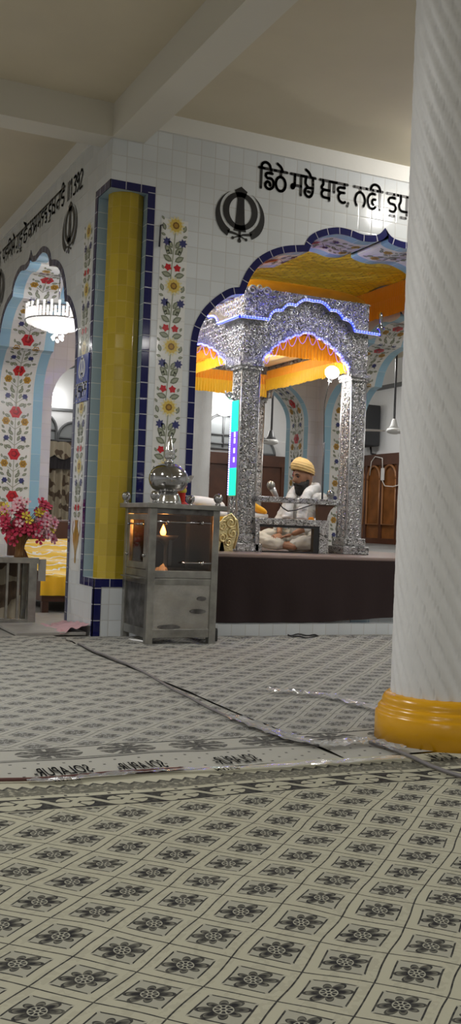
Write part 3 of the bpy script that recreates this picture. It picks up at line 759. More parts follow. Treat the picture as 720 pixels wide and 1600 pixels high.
def rumple(x, y):
    """folds pushed up along the foot of the sanctum walls"""
    k = max(0., 1 - abs(y + .42) / .45) if x > -.6 else 0.
    return k * (.012 + .016 * noise.noise(Vector((x * 5, y * 16, 3.)))) if k > 0 else 0
def carpet_h(kind, x, y):
    if kind == 'near': return .008 + max(0, wr(x, y, 1.3, .012))
    base = .006 + max(0, wr(x, y, 5.1 if kind == 'left' else 8.7, .012)) + max(0, rumple(x, y))
    if kind == 'right': base += .010 * max(0, 1 - math.hypot(x - .33, y + 3.4) / .8)
    return base
def carpet(name, kind, x0, x1, y0, y1, step, label):
    Q = MB(); nx, ny = int((x1 - x0) / step), int((y1 - y0) / step)
    Q.grid(lambda u, v: (x0 + (x1 - x0) * u, y0 + (y1 - y0) * v, carpet_h(kind, x0 + (x1 - x0) * u, y0 + (y1 - y0) * v)), nx, ny)
    return tag(Q.build(name, 'carpet_' + kind), label, 'carpet', kind='thing')
cn = carpet('carpet', 'near', -4.2, 2.2, -9.5, -4.10, .045, 'beige carpet with dark framed flowers spread across the near floor')
cl = carpet('carpet', 'left', -5., -.30, -4.09, -.02, .045, 'grey flower patterned carpet left of the taped seam, reaching the plate step')
cr = carpet('carpet', 'right', -.285, 4.8, -4.09, -.16, .045, 'grey flower patterned carpet right of the taped seam, under the steel cabinet')
t0, t1 = span('SOLAPUR-'); t0m, t1m = span('MAYUR')
for X, w_ in ((-1.25, .20), (-.98, .18), (-.62, .18)):
    lettering('SOLAPUR-', lambda x, y, X=X, w_=w_: (X - (x - t0) * w_ / (t1 - t0), -4.06 + y * .15 - (x - t0) * .004, carpet_h('left', X - (x - t0) * w_ / (t1 - t0), -4.06 + y * .15 - (x - t0) * .004) + .005), 'print_black', cl, .01)
for X, Y, w_, h_ in ((.005, -4.165, .10, .13), (-1.42, -4.155, .09, .05), (-.86, -4.165, .09, .05)):
    lettering('MAYUR', lambda x, y, X=X, Y=Y, w_=w_, h_=h_: (X + (x - t0m) * w_ / (t1m - t0m), Y - y * h_, carpet_h('near', X + (x - t0m) * w_ / (t1m - t0m), Y - y * h_) + .012), 'print_black', cn, .025)

# clear tape strips, cables on the carpet
def ribbon(path, w, lift, name, mtl, label, cat, crink=.006, group=None):
    P = catmull(path, 8); Q = MB(); rows = []
    for i, p in enumerate(P):
        a, b = P[max(i - 1, 0)], P[min(i + 1, len(P) - 1)]; e = Vector((b[0] - a[0], b[1] - a[1])).normalized(); nn = Vector((-e.y, e.x))
        row = []
        for k in range(7):
            o = (k / 6 - .5) * w * (1 + .35 * noise.noise(Vector((i * .35, 2., w * 50))))
            x, y = p[0] + nn.x * o, p[1] + nn.y * o
            hh = max(carpet_h('near' if y < -4.095 else ('left' if x < -.29 else 'right'), x, y), 0)
            row.append((x, y, hh + lift + crink * (noise.noise(Vector((x * 42, y * 42, 1.))) + .6)))
        rows.append(row)
    for i in range(len(rows) - 1):
        for k in range(6): Q.face([rows[i][k], rows[i][k + 1], rows[i + 1][k + 1], rows[i + 1][k]])
    return tag(Q.build(name, mtl), label, cat, group, 'thing')
def floor_cable(path, r, name, mtl, label, extra=.004):
    P = catmull(path, 8)
    Q = MB(); Q.tube([(x, y, max(carpet_h('near' if y < -4.095 else ('left' if x < -.29 else 'right'), x, y), 0) + r + extra) for x, y in P], r, 7)
    return tag(Q.build(name, mtl), label, 'cable', kind='thing')
ribbon([(-1.50, -4.14), (-1.38, -4.155), (-1.20, -4.13), (-1.055, -4.11), (-.86, -4.15), (-.566, -4.195), (-.357, -4.20), (-.10, -4.18)], .05, .010, 'tape_strip', 'crinkle', 'crinkled clear tape along the seam between near and far carpets', 'tape')
ribbon([(-.388, -3.284), (-.375, -3.6), (-.345, -3.80), (-.27, -3.92), (-.14, -3.91), (-.06, -3.96), (-.05, -4.08)], .075, .012, 'tape_strip', 'crinkle', 'shiny crumpled clear tape curling to the foot of the yellow pillar base', 'tape', .014)
ribbon([(.10, -2.66), (.17, -2.71), (.26, -2.81), (.326, -3.01), (.34, -3.25), (.36, -3.45)], .075, .012, 'tape_strip', 'crinkle', 'short shiny tape patch on the carpet behind the spiral pillar', 'tape', .014)
floor_cable([(-1.75, -4.10), (-1.50, -4.13), (-1.35, -4.125), (-1.15, -4.105), (-.95, -4.11)], .006, 'floor_cable', 'red_cable', 'thin dark red cable running in the seam of the carpets')
floor_cable([(-.30, -.66), (-.285, -1.2), (-.292, -1.7), (-.355, -2.6), (-.388, -3.28), (-.372, -3.7), (-.30, -3.90)], .007, 'floor_cable', 'grey_cable', 'long grey cable running along the seam of the two far carpets')
floor_cable([(-.085, -3.93), (-.066, -4.09), (-.085, -4.30), (-.076, -4.50), (-.02, -4.9), (.2, -5.4)], .008, 'floor_cable', 'grey_cable', 'grey and red cable crossing the carpet before the yellow pillar base', .006)
Q = MB(); Q.tube([(1.60 + .125 * math.cos(k * PI / 16), -.33 + .085 * math.sin(k * PI / 16), carpet_h('right', 1.6, -.33) + .012 + .006 * math.sin(k)) for k in range(33)], .006, 6)
tag(Q.build('cable_loop', 'black'), 'black cable ring lying on the carpet before the platform step', 'cable', kind='thing')

# ------------------------------------------------------------------ spiral pillars
def pillar(name, c, r, label, base_r=None, ribs=24, zt=H, turn=2.7, flip=1):
    t = thing(name, label, 'pillar', (c[0], c[1], 0))
    Q = MB(); z0 = .20 if base_r else 0.
    def fn(u, v):
        z = z0 + (zt - z0) * v; a = u * 2 * PI; ph = (a + flip * z / turn * 2 * PI * (.207 / .207)) * ribs / (2 * PI); f = ph - math.floor(ph)
        rr = r * (1 - .055 + .055 * math.sin(PI * f) ** .55)
        return (c[0] + rr * math.cos(a), c[1] + rr * math.sin(a), z)
    Q.grid(fn, ribs * 12, 150 if base_r else 90, 0, True, None, True); Q.build('shaft', 'marble_white', t)
    if base_r:
        Q = MB(); Q.lathe([(0, .0), (base_r, .0), (base_r, .118), (base_r - .008, .128), (base_r - .012, .130), (base_r - .010, .142), (base_r - .022, .156), (base_r - .030, .158), (base_r - .026, .172), (base_r - .034, .188), (base_r - .046, .20), (r - .01, .203)], (c[0], c[1], 0), 72)
        Q.build('base', 'yellow_paint', t)
    return t
pillar('spiral_pillar', (.282, -3.889), .210, 'big white spiral fluted pillar on a round yellow base', .27)
pillar('spiral_pillar', (4.22, 8.0), .15, 'far white spiral pillar seen through the front arch, left of the silver canopy post', None, 22, H, 2.0)

# ------------------------------------------------------------------ platform with its cloth
PZ = .645
t = thing('platform', 'raised platform with white tiled foot inside the front arch', 'platform', (2.4, 2., 0))
Q = MB(); Q.box((.98, .03, 0), (4.05, 3.7, PZ - .03), 0); Q.build('body', 'white_tile', t)
Q = MB(); Q.box((.90, -.12, 0), (4.04, .03, .10), 0); Q.build('step', 'white_tile', t)
Q = MB(); Q.box((.96, -.012, PZ - .03), (4.06, 3.72, PZ), 0, .008); Q.build('top_board', 'plat_edge', t)
Q = MB(); Q.box((2.24, .018, .10), (2.42, .029, .24), 0); Q.build('blue_tile', 'sky_tile', t)
Q = MB()
def fn(u, v):
    x = .97 + 3.07 * u; low = .105 + .055 * max(0, (x - 1.9)) / 1.0 if x < 2.75 else .155
    z = low + (PZ - .028 - low) * v
    return (x, -.028 + .010 * math.sin(x * 21) * (1 - v) + .006 * noise.noise(Vector((x * 4, z * 3, 0))), z)
Q.grid(fn, 120, 14); o = Q.build('platform_cloth', 'brown_cloth'); tag(o, 'dark brown cloth hanging over the front of the platform', 'cloth', kind='thing')

def scroll(Q, f, cx, cz, r, hand, ph, tr=.0055):
    pts = []
    for k in range(15):
        a = ph + hand * k * .52; rr = r * (1 - k / 17); pts.append(f(cx + rr * math.cos(a), .003, cz + rr * math.sin(a)))
    Q.tube(pts, [tr * (.5 + .5 * math.sin(PI * (k + 1) / 16)) for k in range(15)], 5, 0, False)
    a = ph - hand * .9; L = r * .95      # a leaf growing off the scroll
    q = [f(cx + r * math.cos(ph) + L * t * math.cos(a) , .003 + .004 * math.sin(PI * t), cz + r * math.sin(ph) + L * t * math.sin(a)) for t in (0, .35, .7, 1)]
    Q.tube(q, [tr * .5, tr * 1.25, tr, tr * .2], 5, 0, False)
def relief_face(f, W, z0, z1, parent, ok=None, step=.062):
    Q = MB(); rr = random.Random(11); nz = int((z1 - z0) / step); nx = max(1, int(W / step)); i = 0
    for a in range(nz):
        for b in range(nx):
            cx, cz = (b + .5) * W / nx + (rr.uniform(-.008, .008) if ok else 0), z0 + (a + .5) * (z1 - z0) / nz
            hand = 1 if (a + b) % 2 else -1
            if ok and not ok(cx, cz): continue
            scroll(Q, f, cx, cz, step * .44, hand, (PI / 2 if hand > 0 else -PI / 2) + (rr.uniform(-.6, .6)))
    return Q.build('relief', 'silver_relief', parent)
# ------------------------------------------------------------------ silver palki canopy
PX0, PX1, PY0, PY1 = 1.495, 2.765, .755, 3.02; CY1 = 2.66
t = thing('palki_canopy', 'embossed silver four post canopy with blue lights on the platform', 'canopy', ((PX0 + PX1) / 2, (PY0 + PY1) / 2, PZ))
PW = .175
for ix in (0, 1):
    for iy in (0, 1):
        x0 = PX0 if ix == 0 else PX1 - PW + .02; x1 = x0 + PW - (0 if ix == 0 else .02); y0 = PY0 if iy == 0 else PY1 - PW; y1 = y0 + PW
        Q = MB(); Q.box((x0, y0, PZ + .14), (x1, y1, 2.26), 0, .006); p = Q.build('post', 'silver', t)
        Q = MB(); Q.box((x0 - .055, y0 - .055, PZ + .001), (x1 + .06, y1 + .05, PZ + .075), 0, .008); Q.box((x0 - .032, y0 - .032, PZ + .075), (x1 + .035, y1 + .03, PZ + .15), 0, .008); Q.build('plinth', 'silver', p)
        Q = MB(); Q.box((x0 - .02, y0 - .02, 2.235), (x1 + .02, y1 + .02, 2.262), 0, .005); Q.box((x0 - .03, y0 - .03, 2.262), (x1 + .03, y1 + .03, 2.30), 0, .008); Q.build('capital', 'silver', p)
        if iy == 0:
            relief_face(lambda s_, d, z, x0=x0, y0=y0: (x0 + .012 + s_, y0 - d, z), x1 - x0 - .024, PZ + .16, 2.225, p, None, .055)
            relief_face(lambda s_, d, z, x0=x0, y0=y0: (x0 - d, y0 + .012 + s_, z), y1 - y0 - .024, PZ + .16, 2.225, p, None, .055)
        for k in range(1):
            for (a, b_) in ((x0, y0), (x1, y0), (x0, y1), (x1, y1)):
                q = MB(); q.tube([(a, b_, PZ + .15), (a, b_, 2.235)], .006, 6); q.build('edge_bead', 'silver_plain', p)
def scallops(a, b, n, h, k=5):
    out = []
    for i in range(n):
        for j in range(k):
            u = (i + j / k) / n; s_ = math.sin(PI * j / k) * h
            e = Vector((b[0] - a[0], b[1] - a[1])); nn = Vector((-e.y, e.x)).normalized()
            out.append((a[0] + e.x * u + nn.x * s_, a[1] + e.y * u + nn.y * s_))
    return out + [b]
def face_profiles(W):
    k = W / 1.27; c = W / 2
    def sx(x): return x * k if x < .635 else W - (1.27 - x) * k
    low = [(.185, 2.275), (.19, 2.33)] + scallops((.19, 2.33), (.33, 2.475), 2, .014)[1:] + scallops((.33, 2.475), (.46, 2.55), 2, .014)[1:] + scallops((.46, 2.55), (.635, 2.615), 2, .014)[1:]
    up = [(-.07, 2.685), (.20, 2.69)] + scallops((.20, 2.70), (.325, 2.785), 1, .03)[1:] + scallops((.325, 2.785), (.46, 2.845), 1, .03)[1:] + scallops((.46, 2.845), (.635, 2.905), 1, .03)[1:]
    def sym(p): q = [(x * k if x > 0 else x, z) for x, z in p]; return q + [(W - x, z) for x, z in reversed(q[:-1])]
    return sym(low), sym(up)
def palki_face(kind):
    W = PX1 - PX0 if kind in ('front', 'rear') else PY1 - PY0
    low, up = face_profiles(W)
    if kind == 'front': f = lambda s, d, z: (PX0 + s, PY0 - d, z)
    elif kind == 'rear': f = lambda s, d, z: (PX0 + s, PY1 + d, z)
    elif kind == 'left': f = lambda s, d, z: (PX0 - d, PY0 + s, z)
    else: f = lambda s, d, z: (PX1 + d, PY0 + s, z)
    Q = MB(); ins = 0 if kind in ('front', 'rear') else .045
    poly = [(ins, 2.285)] + low + [(W - ins, 2.285), (W - ins, 2.955), (ins, 2.955)]
    Q.prism(poly, lambda a, b: f(a, 0.002, b), lambda a, b: f(a, -.04, b)); pn = Q.build('arch_panel', 'silver', t)
    Q = MB(); Q.tube([f(a, .004, b) for a, b in low], .011, 6); Q.build('arch_moulding', 'silver_plain', pn)
    Q = MB()
    for (a, b) in zip(up, up[1:]):
        Q.face([f(a[0], 0, a[1] - .016), f(b[0], 0, b[1] - .016), f(b[0], .085, b[1] - .028), f(a[0], .085, a[1] - .028)])
        Q.face([f(a[0], 0, a[1] + .004), f(b[0], 0, b[1] + .004), f(b[0], .085, b[1] - .008), f(a[0], .085, a[1] - .008)])
        Q.face([f(a[0], .085, a[1] - .028), f(b[0], .085, b[1] - .028), f(b[0], .085, b[1] - .008), f(a[0], .085, a[1] - .008)])
    if kind in ('front', 'left'):
        def zat(P, x):
            for a, b in zip(P, P[1:]):
                if a[0] <= x <= b[0] and b[0] > a[0]: return a[1] + (b[1] - a[1]) * (x - a[0]) / (b[0] - a[0])
            return P[0][1] if x < W / 2 else P[-1][1]
        relief_face(lambda s_, d, z: f(s_, d + .002, z), W, 2.30, 2.95, pn, lambda x, z: z > max(zat(low, x) if .185 < x < W - .185 else 0, 2.29) + .045 and abs(z - zat(up, x)) > .034, .060)
    ev = Q.build('eave', 'silver_plain', t)
    if kind in ('front', 'left'):
        def lights(P, dd, par, step, tube_r, m0, dots=True):
            A = [0.]
            for a, b in zip(P, P[1:]): A.append(A[-1] + math.hypot(b[0] - a[0], b[1] - a[1]))
            q = MB(); q.tube([f(a, dd - .004, b - .004) for a, b in P], tube_r, 6, 0)
            i = 0; s_ = 0.
            while dots and s_ < A[-1]:
                while A[i + 1] < s_: i += 1
                k = (s_ - A[i]) / max(1e-6, A[i + 1] - A[i]); a, b = P[i], P[i + 1]
                q.sphere(f(a[0] + (b[0] - a[0]) * k, dd + .004, b[1] * k + a[1] * (1 - k)), .0085, 8, 1); s_ += step
            q.build('light_strip', [m0, 'led_dot'], par)
        lights([(a, b - .012) for a, b in up], .090, ev, .027, .006, 'led_blue')
        lights([(a, b) for a, b in low[1:-1]], .016, pn, .030, .0045, 'led_violet')
        # loose loops of light string under the arch
        Q = MB(); n_ = 11 if kind == 'front' else 9
        for i in range(n_ - 1):
            a = low[2 + int(i / (n_ - 1) * (len(low) - 5))]; b = low[2 + int((i + 1) / (n_ - 1) * (len(low) - 5))]
            Q.tube([f(a[0] + (b[0] - a[0]) * k / 8, .012, a[1] + (b[1] - a[1]) * k / 8 - .085 * math.sin(PI * k / 8)) for k in range(9)], .0028, 5)
        Q.build('string_loop', 'led_violet', pn)
for k in ('front', 'rear', 'left', 'right'): palki_face(k)
Q = MB()
def fn(u, v):
    a, b = 2 * u - 1, 2 * v - 1
    z = 2.955 + .175 * (max(0, 1 - abs(a) ** 5)) ** .45 * (max(0, 1 - abs(b) ** 5)) ** .45
    return ((PX0 + PX1) / 2 + a * (PX1 - PX0) / 2 * .995, (PY0 + PY1) / 2 + b * (PY1 - PY0) / 2 * .995, z)
Q.grid(fn, 48, 48); Q.build('roof', 'dome_metal', t)
for (fx, fy) in ((PX1 + .085, PY0 - .07), (PX0 - .06, PY0 - .06)):
    Q = MB(); Q.lathe([(0, 2.655), (.02, 2.66), (.012, 2.69), (.03, 2.715), (.034, 2.735), (.018, 2.76), (.012, 2.775), (.018, 2.79), (.018, 2.86), (.010, 2.875), (0, 2.885)], (fx, fy, 0), 14)
    for k in range(4): Q.sphere((fx + .045 * math.cos(k * PI / 2 + .4), fy + .045 * math.sin(k * PI / 2 + .4), 2.73), .012, 8)
    if fx > 2: Q.build('finial', 'chrome', t)
# crest of scrolls above the near left corner
Q = MB()
for (cx, cz, rr, w_) in ((1.56, 2.93, .045, 1), (1.63, 2.96, .032, -1), (1.70, 2.935, .04, 1), (1.50, 2.88, .03, -1)):
    Q.tube([(cx + rr * (1 - k / 26) * math.cos(w_ * k * .42), PY0 - .012, cz + rr * (1 - k / 26) * math.sin(w_ * k * .42)) for k in range(22)], .010, 6)
Q.build('crest', 'silver_plain', t)

# cloths hung in and above the canopy
def pleats(name, mats, parent, p0, p1, zt, zb, amp, n, nrm, tiers=1, jag=.008):
    Q = MB(); L = Vector(p1) - Vector(p0); hgt = (zt - zb) / tiers
    for k in range(tiers):
        a, b = zt - k * hgt + (.015 if k else 0), zt - (k + 1) * hgt
        rnd = [random.random() for _ in range(n + 2)]
        def fn(u, v):
            i = u * n; j = int(i); ph = i * 2 * PI
            off = amp * (.35 + .65 * (1 - v)) * math.sin(ph + .6 * rnd[min(j, n)]) + .012 * k
            z = b + (a - b) * v - (jag * rnd[min(j, n)] * (1 - v))
            return (p0[0] + L.x * u + nrm[0] * off, p0[1] + L.y * u + nrm[1] * off, z)
        Q.grid(fn, n * 6, 6, min(k, len(mats) - 1))
    return Q.build(name, mats, parent)
t = thing('fringed_canopy_cloth', 'yellow and orange pleated cloth with fringe hung inside the silver canopy', 'cloth', ((PX0 + PX1) / 2, (PY0 + PY1) / 2, 2.55))
Q = MB(); Q.grid(lambda u, v: (PX0 + .07 + (PX1 - PX0 - .14) * u, PY0 + .07 + (CY1 - PY0 - .07) * v, 2.60 - .05 * math.sin(PI * u) * math.sin(PI * v) + .008 * math.sin(u * 40)), 40, 30); Q.build('top_cloth', 'yellow_cloth', t)
a, b, c, d = (PX0 + .08, PY0 + .09), (PX1 - .08, PY0 + .09), (PX1 - .08, CY1), (PX0 + .08, CY1)
pleats('front_pleats', ['orange_cloth'], t, a, b, 2.64, 2.405, .008, 34, (0, 1))
pleats('fringe', ['orange_cloth', 'yellow_cloth'], t, b, c, 2.56, 2.345, .010, 46, (-1, 0), 2, .014)
pleats('fringe', ['orange_cloth', 'yellow_cloth'], t, d, c, 2.52, 2.28, .010, 34, (0, -1), 2, .010)
pleats('fringe', ['orange_cloth', 'yellow_cloth'], t, a, d, 2.56, 2.36, .010, 46, (1, 0), 2, .010)
t = thing('ceiling_canopy_cloth', 'large shiny yellow spotted cloth with orange valance stretched below the sanctum ceiling', 'cloth', (2.4, 2.4, 3.69))
Q = MB(); Q.grid(lambda u, v: (.66 + 3.52 * u, .66 + 3.52 * v, 3.70 - .03 * math.sin(PI * u) * math.sin(PI * v) + .012 * math.sin(v * 31 + 2 * math.sin(u * 7))), 60, 90); Q.build('satin', 'canopy', t)
for p0, p1, nn in (((4.18, .66), (4.18, 4.18), (-1, 0)), ((.66, 4.18), (4.18, 4.18), (0, -1)), ((.66, .66), (.66, 4.18), (1, 0))):
    pleats('valance', ['orange_cloth'], t, p0, p1, 3.69, 3.34, .008, 90, nn, 2, .012)

# carved rail between the front posts
t = thing('carved_rail', 'embossed silver rail with black lined opening in front of the seated person', 'rail', (2.0, .73, PZ))
Q = MB(); Q.box((1.655, .69, 1.085), (2.50, .78, 1.135), 0, .006); Q.build('top_bar', 'silver', t)
Q = MB(); Q.box((1.655, .70, .888), (2.395, .765, .945), 0, .006); Q.build('lower_bar', 'silver', t)
Q = MB(); Q.box((2.30, .70, PZ + .001), (2.395, .765, .888), 0, .005); Q.build('leg', 'silver', t)
Q = MB(); Q.box((1.66, .70, PZ + .001), (1.70, .765, .888), 0, .005); Q.build('leg', 'silver', t)
Q = MB(); Q.box((2.245, .71, PZ + .001), (2.30, .76, .888)); Q.box((1.70, .71, .866), (2.245, .76, .888)); Q.box((1.70, .71, PZ + .001), (2.245, .755, PZ + .012)); Q.build('lining', 'black', t)
Q = MB(); poly = [(2.285, .945), (2.375, .945), (2.385, .99), (2.41, 1.04), (2.46, 1.085), (2.275, 1.085)]
Q.prism(poly, lambda a, b: (a, .71, b), lambda a, b: (a, .755, b)); Q.build('bracket', 'wood_dark', t)
Q = MB(); Q.lathe([(0, 1.134), (.03, 1.135), (.02, 1.15), (.034, 1.17), (.036, 1.19), (.024, 1.215), (0, 1.225)], (2.415, .735, 0), 18); Q.build('knob', 'chrome', t)
# standing rod with its cable, lamp on the wall
t = thing('standing_lamp', 'glowing bulb on a tall dark rod with bent neck, behind the rail beside the person', 'lamp', (2.385, .82, PZ))
Q = MB(); Q.tube([(2.385, .82, PZ), (2.40, .86, 1.66)], .0095, 8); Q.build('rod', 'iron', t)
Q = MB(); Q.tube(catmull([(2.40, .86, 1.66), (2.405, .88, 1.85), (2.42, .91, 2.02), (2.435, .89, 2.16), (2.45, .88, 2.23)], 5), .0045, 6); Q.build('neck', 'black', t)
Q = MB(); Q.tube([(2.448, .88, 2.225), (2.458, .88, 2.26)], .018, 10); Q.build('socket', 'fan_white', t)
Q = MB(); Q.sphere((2.475, .89, 2.315), (.072, .05, .060), 18); Q.build('bulb', 'lamp_glow', t)
# LED message board on the near left post
t = thing('led_sign', 'tall glowing green and violet light board on the left silver post', 'sign', (1.47, .84, 1.1))
Q = MB(); Q.box((1.482, .763, 1.125), (1.4945, .928, 1.965), 0, .002); Q.build('housing', 'silver_plain', t)
for z0, z1, mm in ((1.13, 1.37, 'led_green'), (1.37, 1.69, 'led_purple'), (1.69, 1.96, 'led_green')):
    Q = MB(); Q.box((1.4785, .766, z0), (1.4818, .90, z1)); Q.build('screen', mm, t)
for z in (1.42, 1.50, 1.585, 1.64):
    Q = MB(); Q.box((1.476, .80, z), (1.4784, .83, z + .045)); Q.build('glyph', 'led_pale', t)
Q = MB()
for k in range(42): Q.box((1.476, .902, 1.135 + k * .02), (1.4818, .924, 1.148 + k * .02))
Q.build('dot_column', 'led_pale', t)
Q = MB(); Q.tube([(1.45 + .03 * math.cos(k * .5) * (1 - k / 22), .90, 2.01 + .03 * math.sin(k * .5) * (1 - k / 22)) for k in range(18)], .009, 6); Q.tube([(1.494, .9, 1.985), (1.46, .9, 1.98), (1.42, .9, 2.01), (1.41, .9, 2.05)], .008, 6); Q.build('bracket', 'silver_plain', t)

# ------------------------------------------------------------------ steel lamp cabinet
cx0, cx1, cy0, cy1 = .185, .715, -.635, -.10; CT = .965
t = thing('lamp_cabinet', 'stainless steel glazed cabinet holding a lit oil lamp, before the blue lined corner', 'cabinet', ((cx0 + cx1) / 2, (cy0 + cy1) / 2, 0))
pw = .052
for x in (cx0, cx1 - pw):
    for y in (cy0, cy1 - pw):
        Q = MB(); Q.box((x, y, .004), (x + pw, y + pw, CT), 0, .004); Q.build('post', 'steel', t)
def rails(z0, z1, m='steel'):
    Q = MB()
    Q.box((cx0 + pw, cy0 + .004, z0), (cx1 - pw, cy0 + .034, z1), 0, .003); Q.box((cx0 + .004, cy0 + pw, z0), (cx0 + .034, cy1 - pw, z1), 0, .003)
    Q.box((cx1 - .034, cy0 + pw, z0), (cx1 - .004, cy1 - pw, z1), 0, .003); Q.box((cx0 + pw, cy1 - .034, z0), (cx1 - pw, cy1 - .004, z1), 0, .003); return Q.build('rail', m, t)
rails(.06, .12); rails(.43, .475); rails(.478, .53); rails(.925, .965, 'dark_steel')
Q = MB(); Q.box((cx0 - .035, cy0 - .035, CT), (cx1 + .04, cy1 + .03, CT + .034), 0, .004); Q.build('top', 'steel', t)
Q = MB(); Q.box((cx0 + .02, cy0 + .03, CT - .004), (cx1 - .02, cy1 - .03, CT)); Q.build('ceiling_plate', 'soot', t)
Q = MB(); Q.grid(lambda u, v: (cx0 + pw + (cx1 - cx0 - 2 * pw) * u, cy0 + .012 - .004 * noise.noise(Vector((u * 3, v * 3, 2))), .12 + .31 * v), 16, 12); Q.build('lower_panel', 'steel_panel', t)
for (x, z, w, h) in ((.60, .335, .035, .016), (.575, .245, .06, .017), (.36, .135, .085, .016)):
    Q = MB(); Q.face([(x + w * math.cos(k * PI / 8), cy0 + .003, z + h * math.sin(k * PI / 8)) for k in range(16)]); Q.build('dent_shade', 'dark_steel', t)  # flat dark ovals, the shading of dents put into colour
Q = MB(); Q.grid(lambda u, v: (cx0 + .016 + .006 * noise.noise(Vector((u * 5, v * 5, 5))), cy0 + pw + (cy1 - cy0 - 2 * pw) * u, .12 + .31 * v), 16, 12); Q.build('side_panel', 'dark_steel', t)
Q = MB(); Q.box((cx0 + .03, cy0 + .03, .50), (cx1 - .03, cy1 - .03, .512)); Q.build('shelf', 'dark_steel', t)
Q = MB(); Q.box((cx0 + pw, cy1 - .03, .53), (cx1 - pw, cy1 - .022, .925)); Q.box((cx1 - .03, cy0 + pw, .53), (cx1 - .022, cy1 - pw, .925)); Q.build('back_panel', 'soot', t)
Q = MB(); Q.box((cx0 + pw, cy0 + .02, .53), (cx1 - pw, cy0 + .024, .925)); Q.build('pane', 'pane_dark', t)
d = None
Q = MB(); yy0, yy1 = cy0 + pw + .01, cy1 - pw - .01
for a, b in (((yy0, .535), (yy0 + .06, .92)), ((yy1 - .05, .535), (yy1, .92))): Q.box((cx0 + .002, a[0], a[1]), (cx0 + .022, b[0], b[1]), 0, .002)
Q.box((cx0 + .002, yy0 + .06, .88), (cx0 + .022, yy1 - .05, .92)); Q.box((cx0 + .002, yy0 + .06, .535), (cx0 + .022, yy1 - .05, .58))
d = Q.build('door', 'steel', t)
Q = MB(); Q.box((cx0 + .008, yy0 + .06, .58), (cx0 + .011, yy1 - .05, .88)); Q.build('pane', 'pane_dark', d)
Q = MB(); Q.tube([(cx0 - .012, yy0 + .07, .85), (cx0 - .012, yy1 - .06, .85)], .006, 6); Q.sphere((cx0 - .012, yy0 + .07, .85), .012, 8); Q.sphere((cx0 - .012, yy1 - .06, .85), .012, 8); Q.build('handle', 'chrome', d)
for y in (yy0 + .03, yy1 - .025):
    Q = MB(); Q.sphere((cx0 - .004, y, .63), .014, 10); Q.build('bolt', 'chrome', d)
for z, xa, xb in ((.872, .235, .645), (.588, .43, .655)):
    Q = MB(); Q.tube([(xa, cy0 - .006, z), (xb, cy0 - .006, z)], .007, 8)
    for x in ((xa + .08, xb - .07) if z > .7 else (xb - .07,)): Q.sphere((x, cy0 - .008, z), .015, 10)
    Q.build('door_bar', 'chrome', t)
Q = MB(); Q.box((cx0 - .05, cy0 + .10, .468), (cx0 + .01, cy1 - .10, .476)); Q.build('latch_plate', 'steel', t)
for (x, y) in ((cx0 + .0, cy1 - .01), (cx0 + .03, cy0 + .0), (cx1 - .02, cy1 - .02), (cx1 - .02, cy0 + .0)):
    Q = MB(); Q.lathe([(.018, CT + .033), (.020, CT + .045), (.014, CT + .052), (.022, CT + .058), (.031, CT + .073), (.034, CT + .088), (.031, CT + .103), (.020, CT + .116), (0, CT + .121)], (x, y, 0), 20); Q.build('ball_finial', 'chrome', t)
t = thing('oil_lamp', 'burning oil lamp on a metal stand inside the glazed cabinet', 'lamp', (.40, -.40, .513))
Q = MB(); Q.lathe([(0, .513), (.07, .514), (.06, .525), (.02, .535), (.014, .56), (.014, .70), (.03, .72), (.075, .745), (.09, .775), (.085, .775), (.06, .755), (0, .75)], (.40, -.40, 0), 24); Q.build('stand', 'steel', t)
Q = MB(); Q.box((.395, -.47, .56), (.42, -.462, .75)); Q.build('ladle', 'chrome', t)
Q = MB(); Q.lathe([(0, .770), (.017, .780), (.022, .796), (.017, .815), (.007, .838), (0, .853)], (.352, -.46, 0), 12); Q.build('flame', 'flame', t)
Q = MB(); Q.grid(lambda u, v: (.275 + .11 * u, -.56 + .08 * v, .513 + .05 * math.sin(PI * u) * math.sin(PI * v) + .025 * noise.noise(Vector((u * 5, v * 5, 9)))), 14, 10)
tag(Q.build('cloth_wad', 'pillow_white'), 'crumpled white cloth on the shelf inside the steel cabinet', 'cloth', kind='thing')
t = thing('dome_urn', 'polished steel lidded urn with pointed finial on top of the cabinet', 'urn', (.385, -.44, CT + .034))
Z = CT + .034
Q = MB(); Q.lathe([(0, 0.001), (.098, .001), (.098, .012), (.092, .03), (.084, .055), (.072, .082), (.062, .088)], (.385, -.44, Z), 40, rib=(14, .012)); Q.build('foot', 'chrome_bright', t)
Q = MB(); Q.lathe([(.060, .086), (.085, .092), (.115, .110), (.135, .140), (.143, .175), (.140, .205), (.125, .240), (.098, .268), (.060, .288), (.030, .296)], (.385, -.44, Z), 48); Q.build('body', 'chrome', t)
Q = MB(); Q.lathe([(.030, .294), (.038, .300), (.036, .308), (.024, .314), (.024, .322), (.036, .330), (.038, .345), (.035, .352), (.042, .358), (.033, .395), (.020, .445), (.006, .492), (0, .498)], (.385, -.44, Z), 24); Q.build('finial', 'chrome_bright', t)
t = thing('wrapped_jar', 'small red jar with yellow band and clear plastic top on the cabinet', 'jar', (.555, -.30, Z))
Q = MB(); Q.lathe([(0, .001), (.026, .001), (.030, .03), (.032, .10), (.036, .13), (.030, .16), (.022, .165)], (.545, -.30, Z), 16); Q.build('body', 'red_cloth', t)
Q = MB(); Q.lathe([(.034, .092), (.039, .10), (.039, .118), (.035, .125)], (.545, -.30, Z), 16); Q.build('band', 'petal_yellow', t)
Q = MB(); Q.lathe([(.037, .126), (.041, .14), (.037, .165), (.0, .172)], (.545, -.30, Z), 16); Q.build('shoulder', 'pink', t)
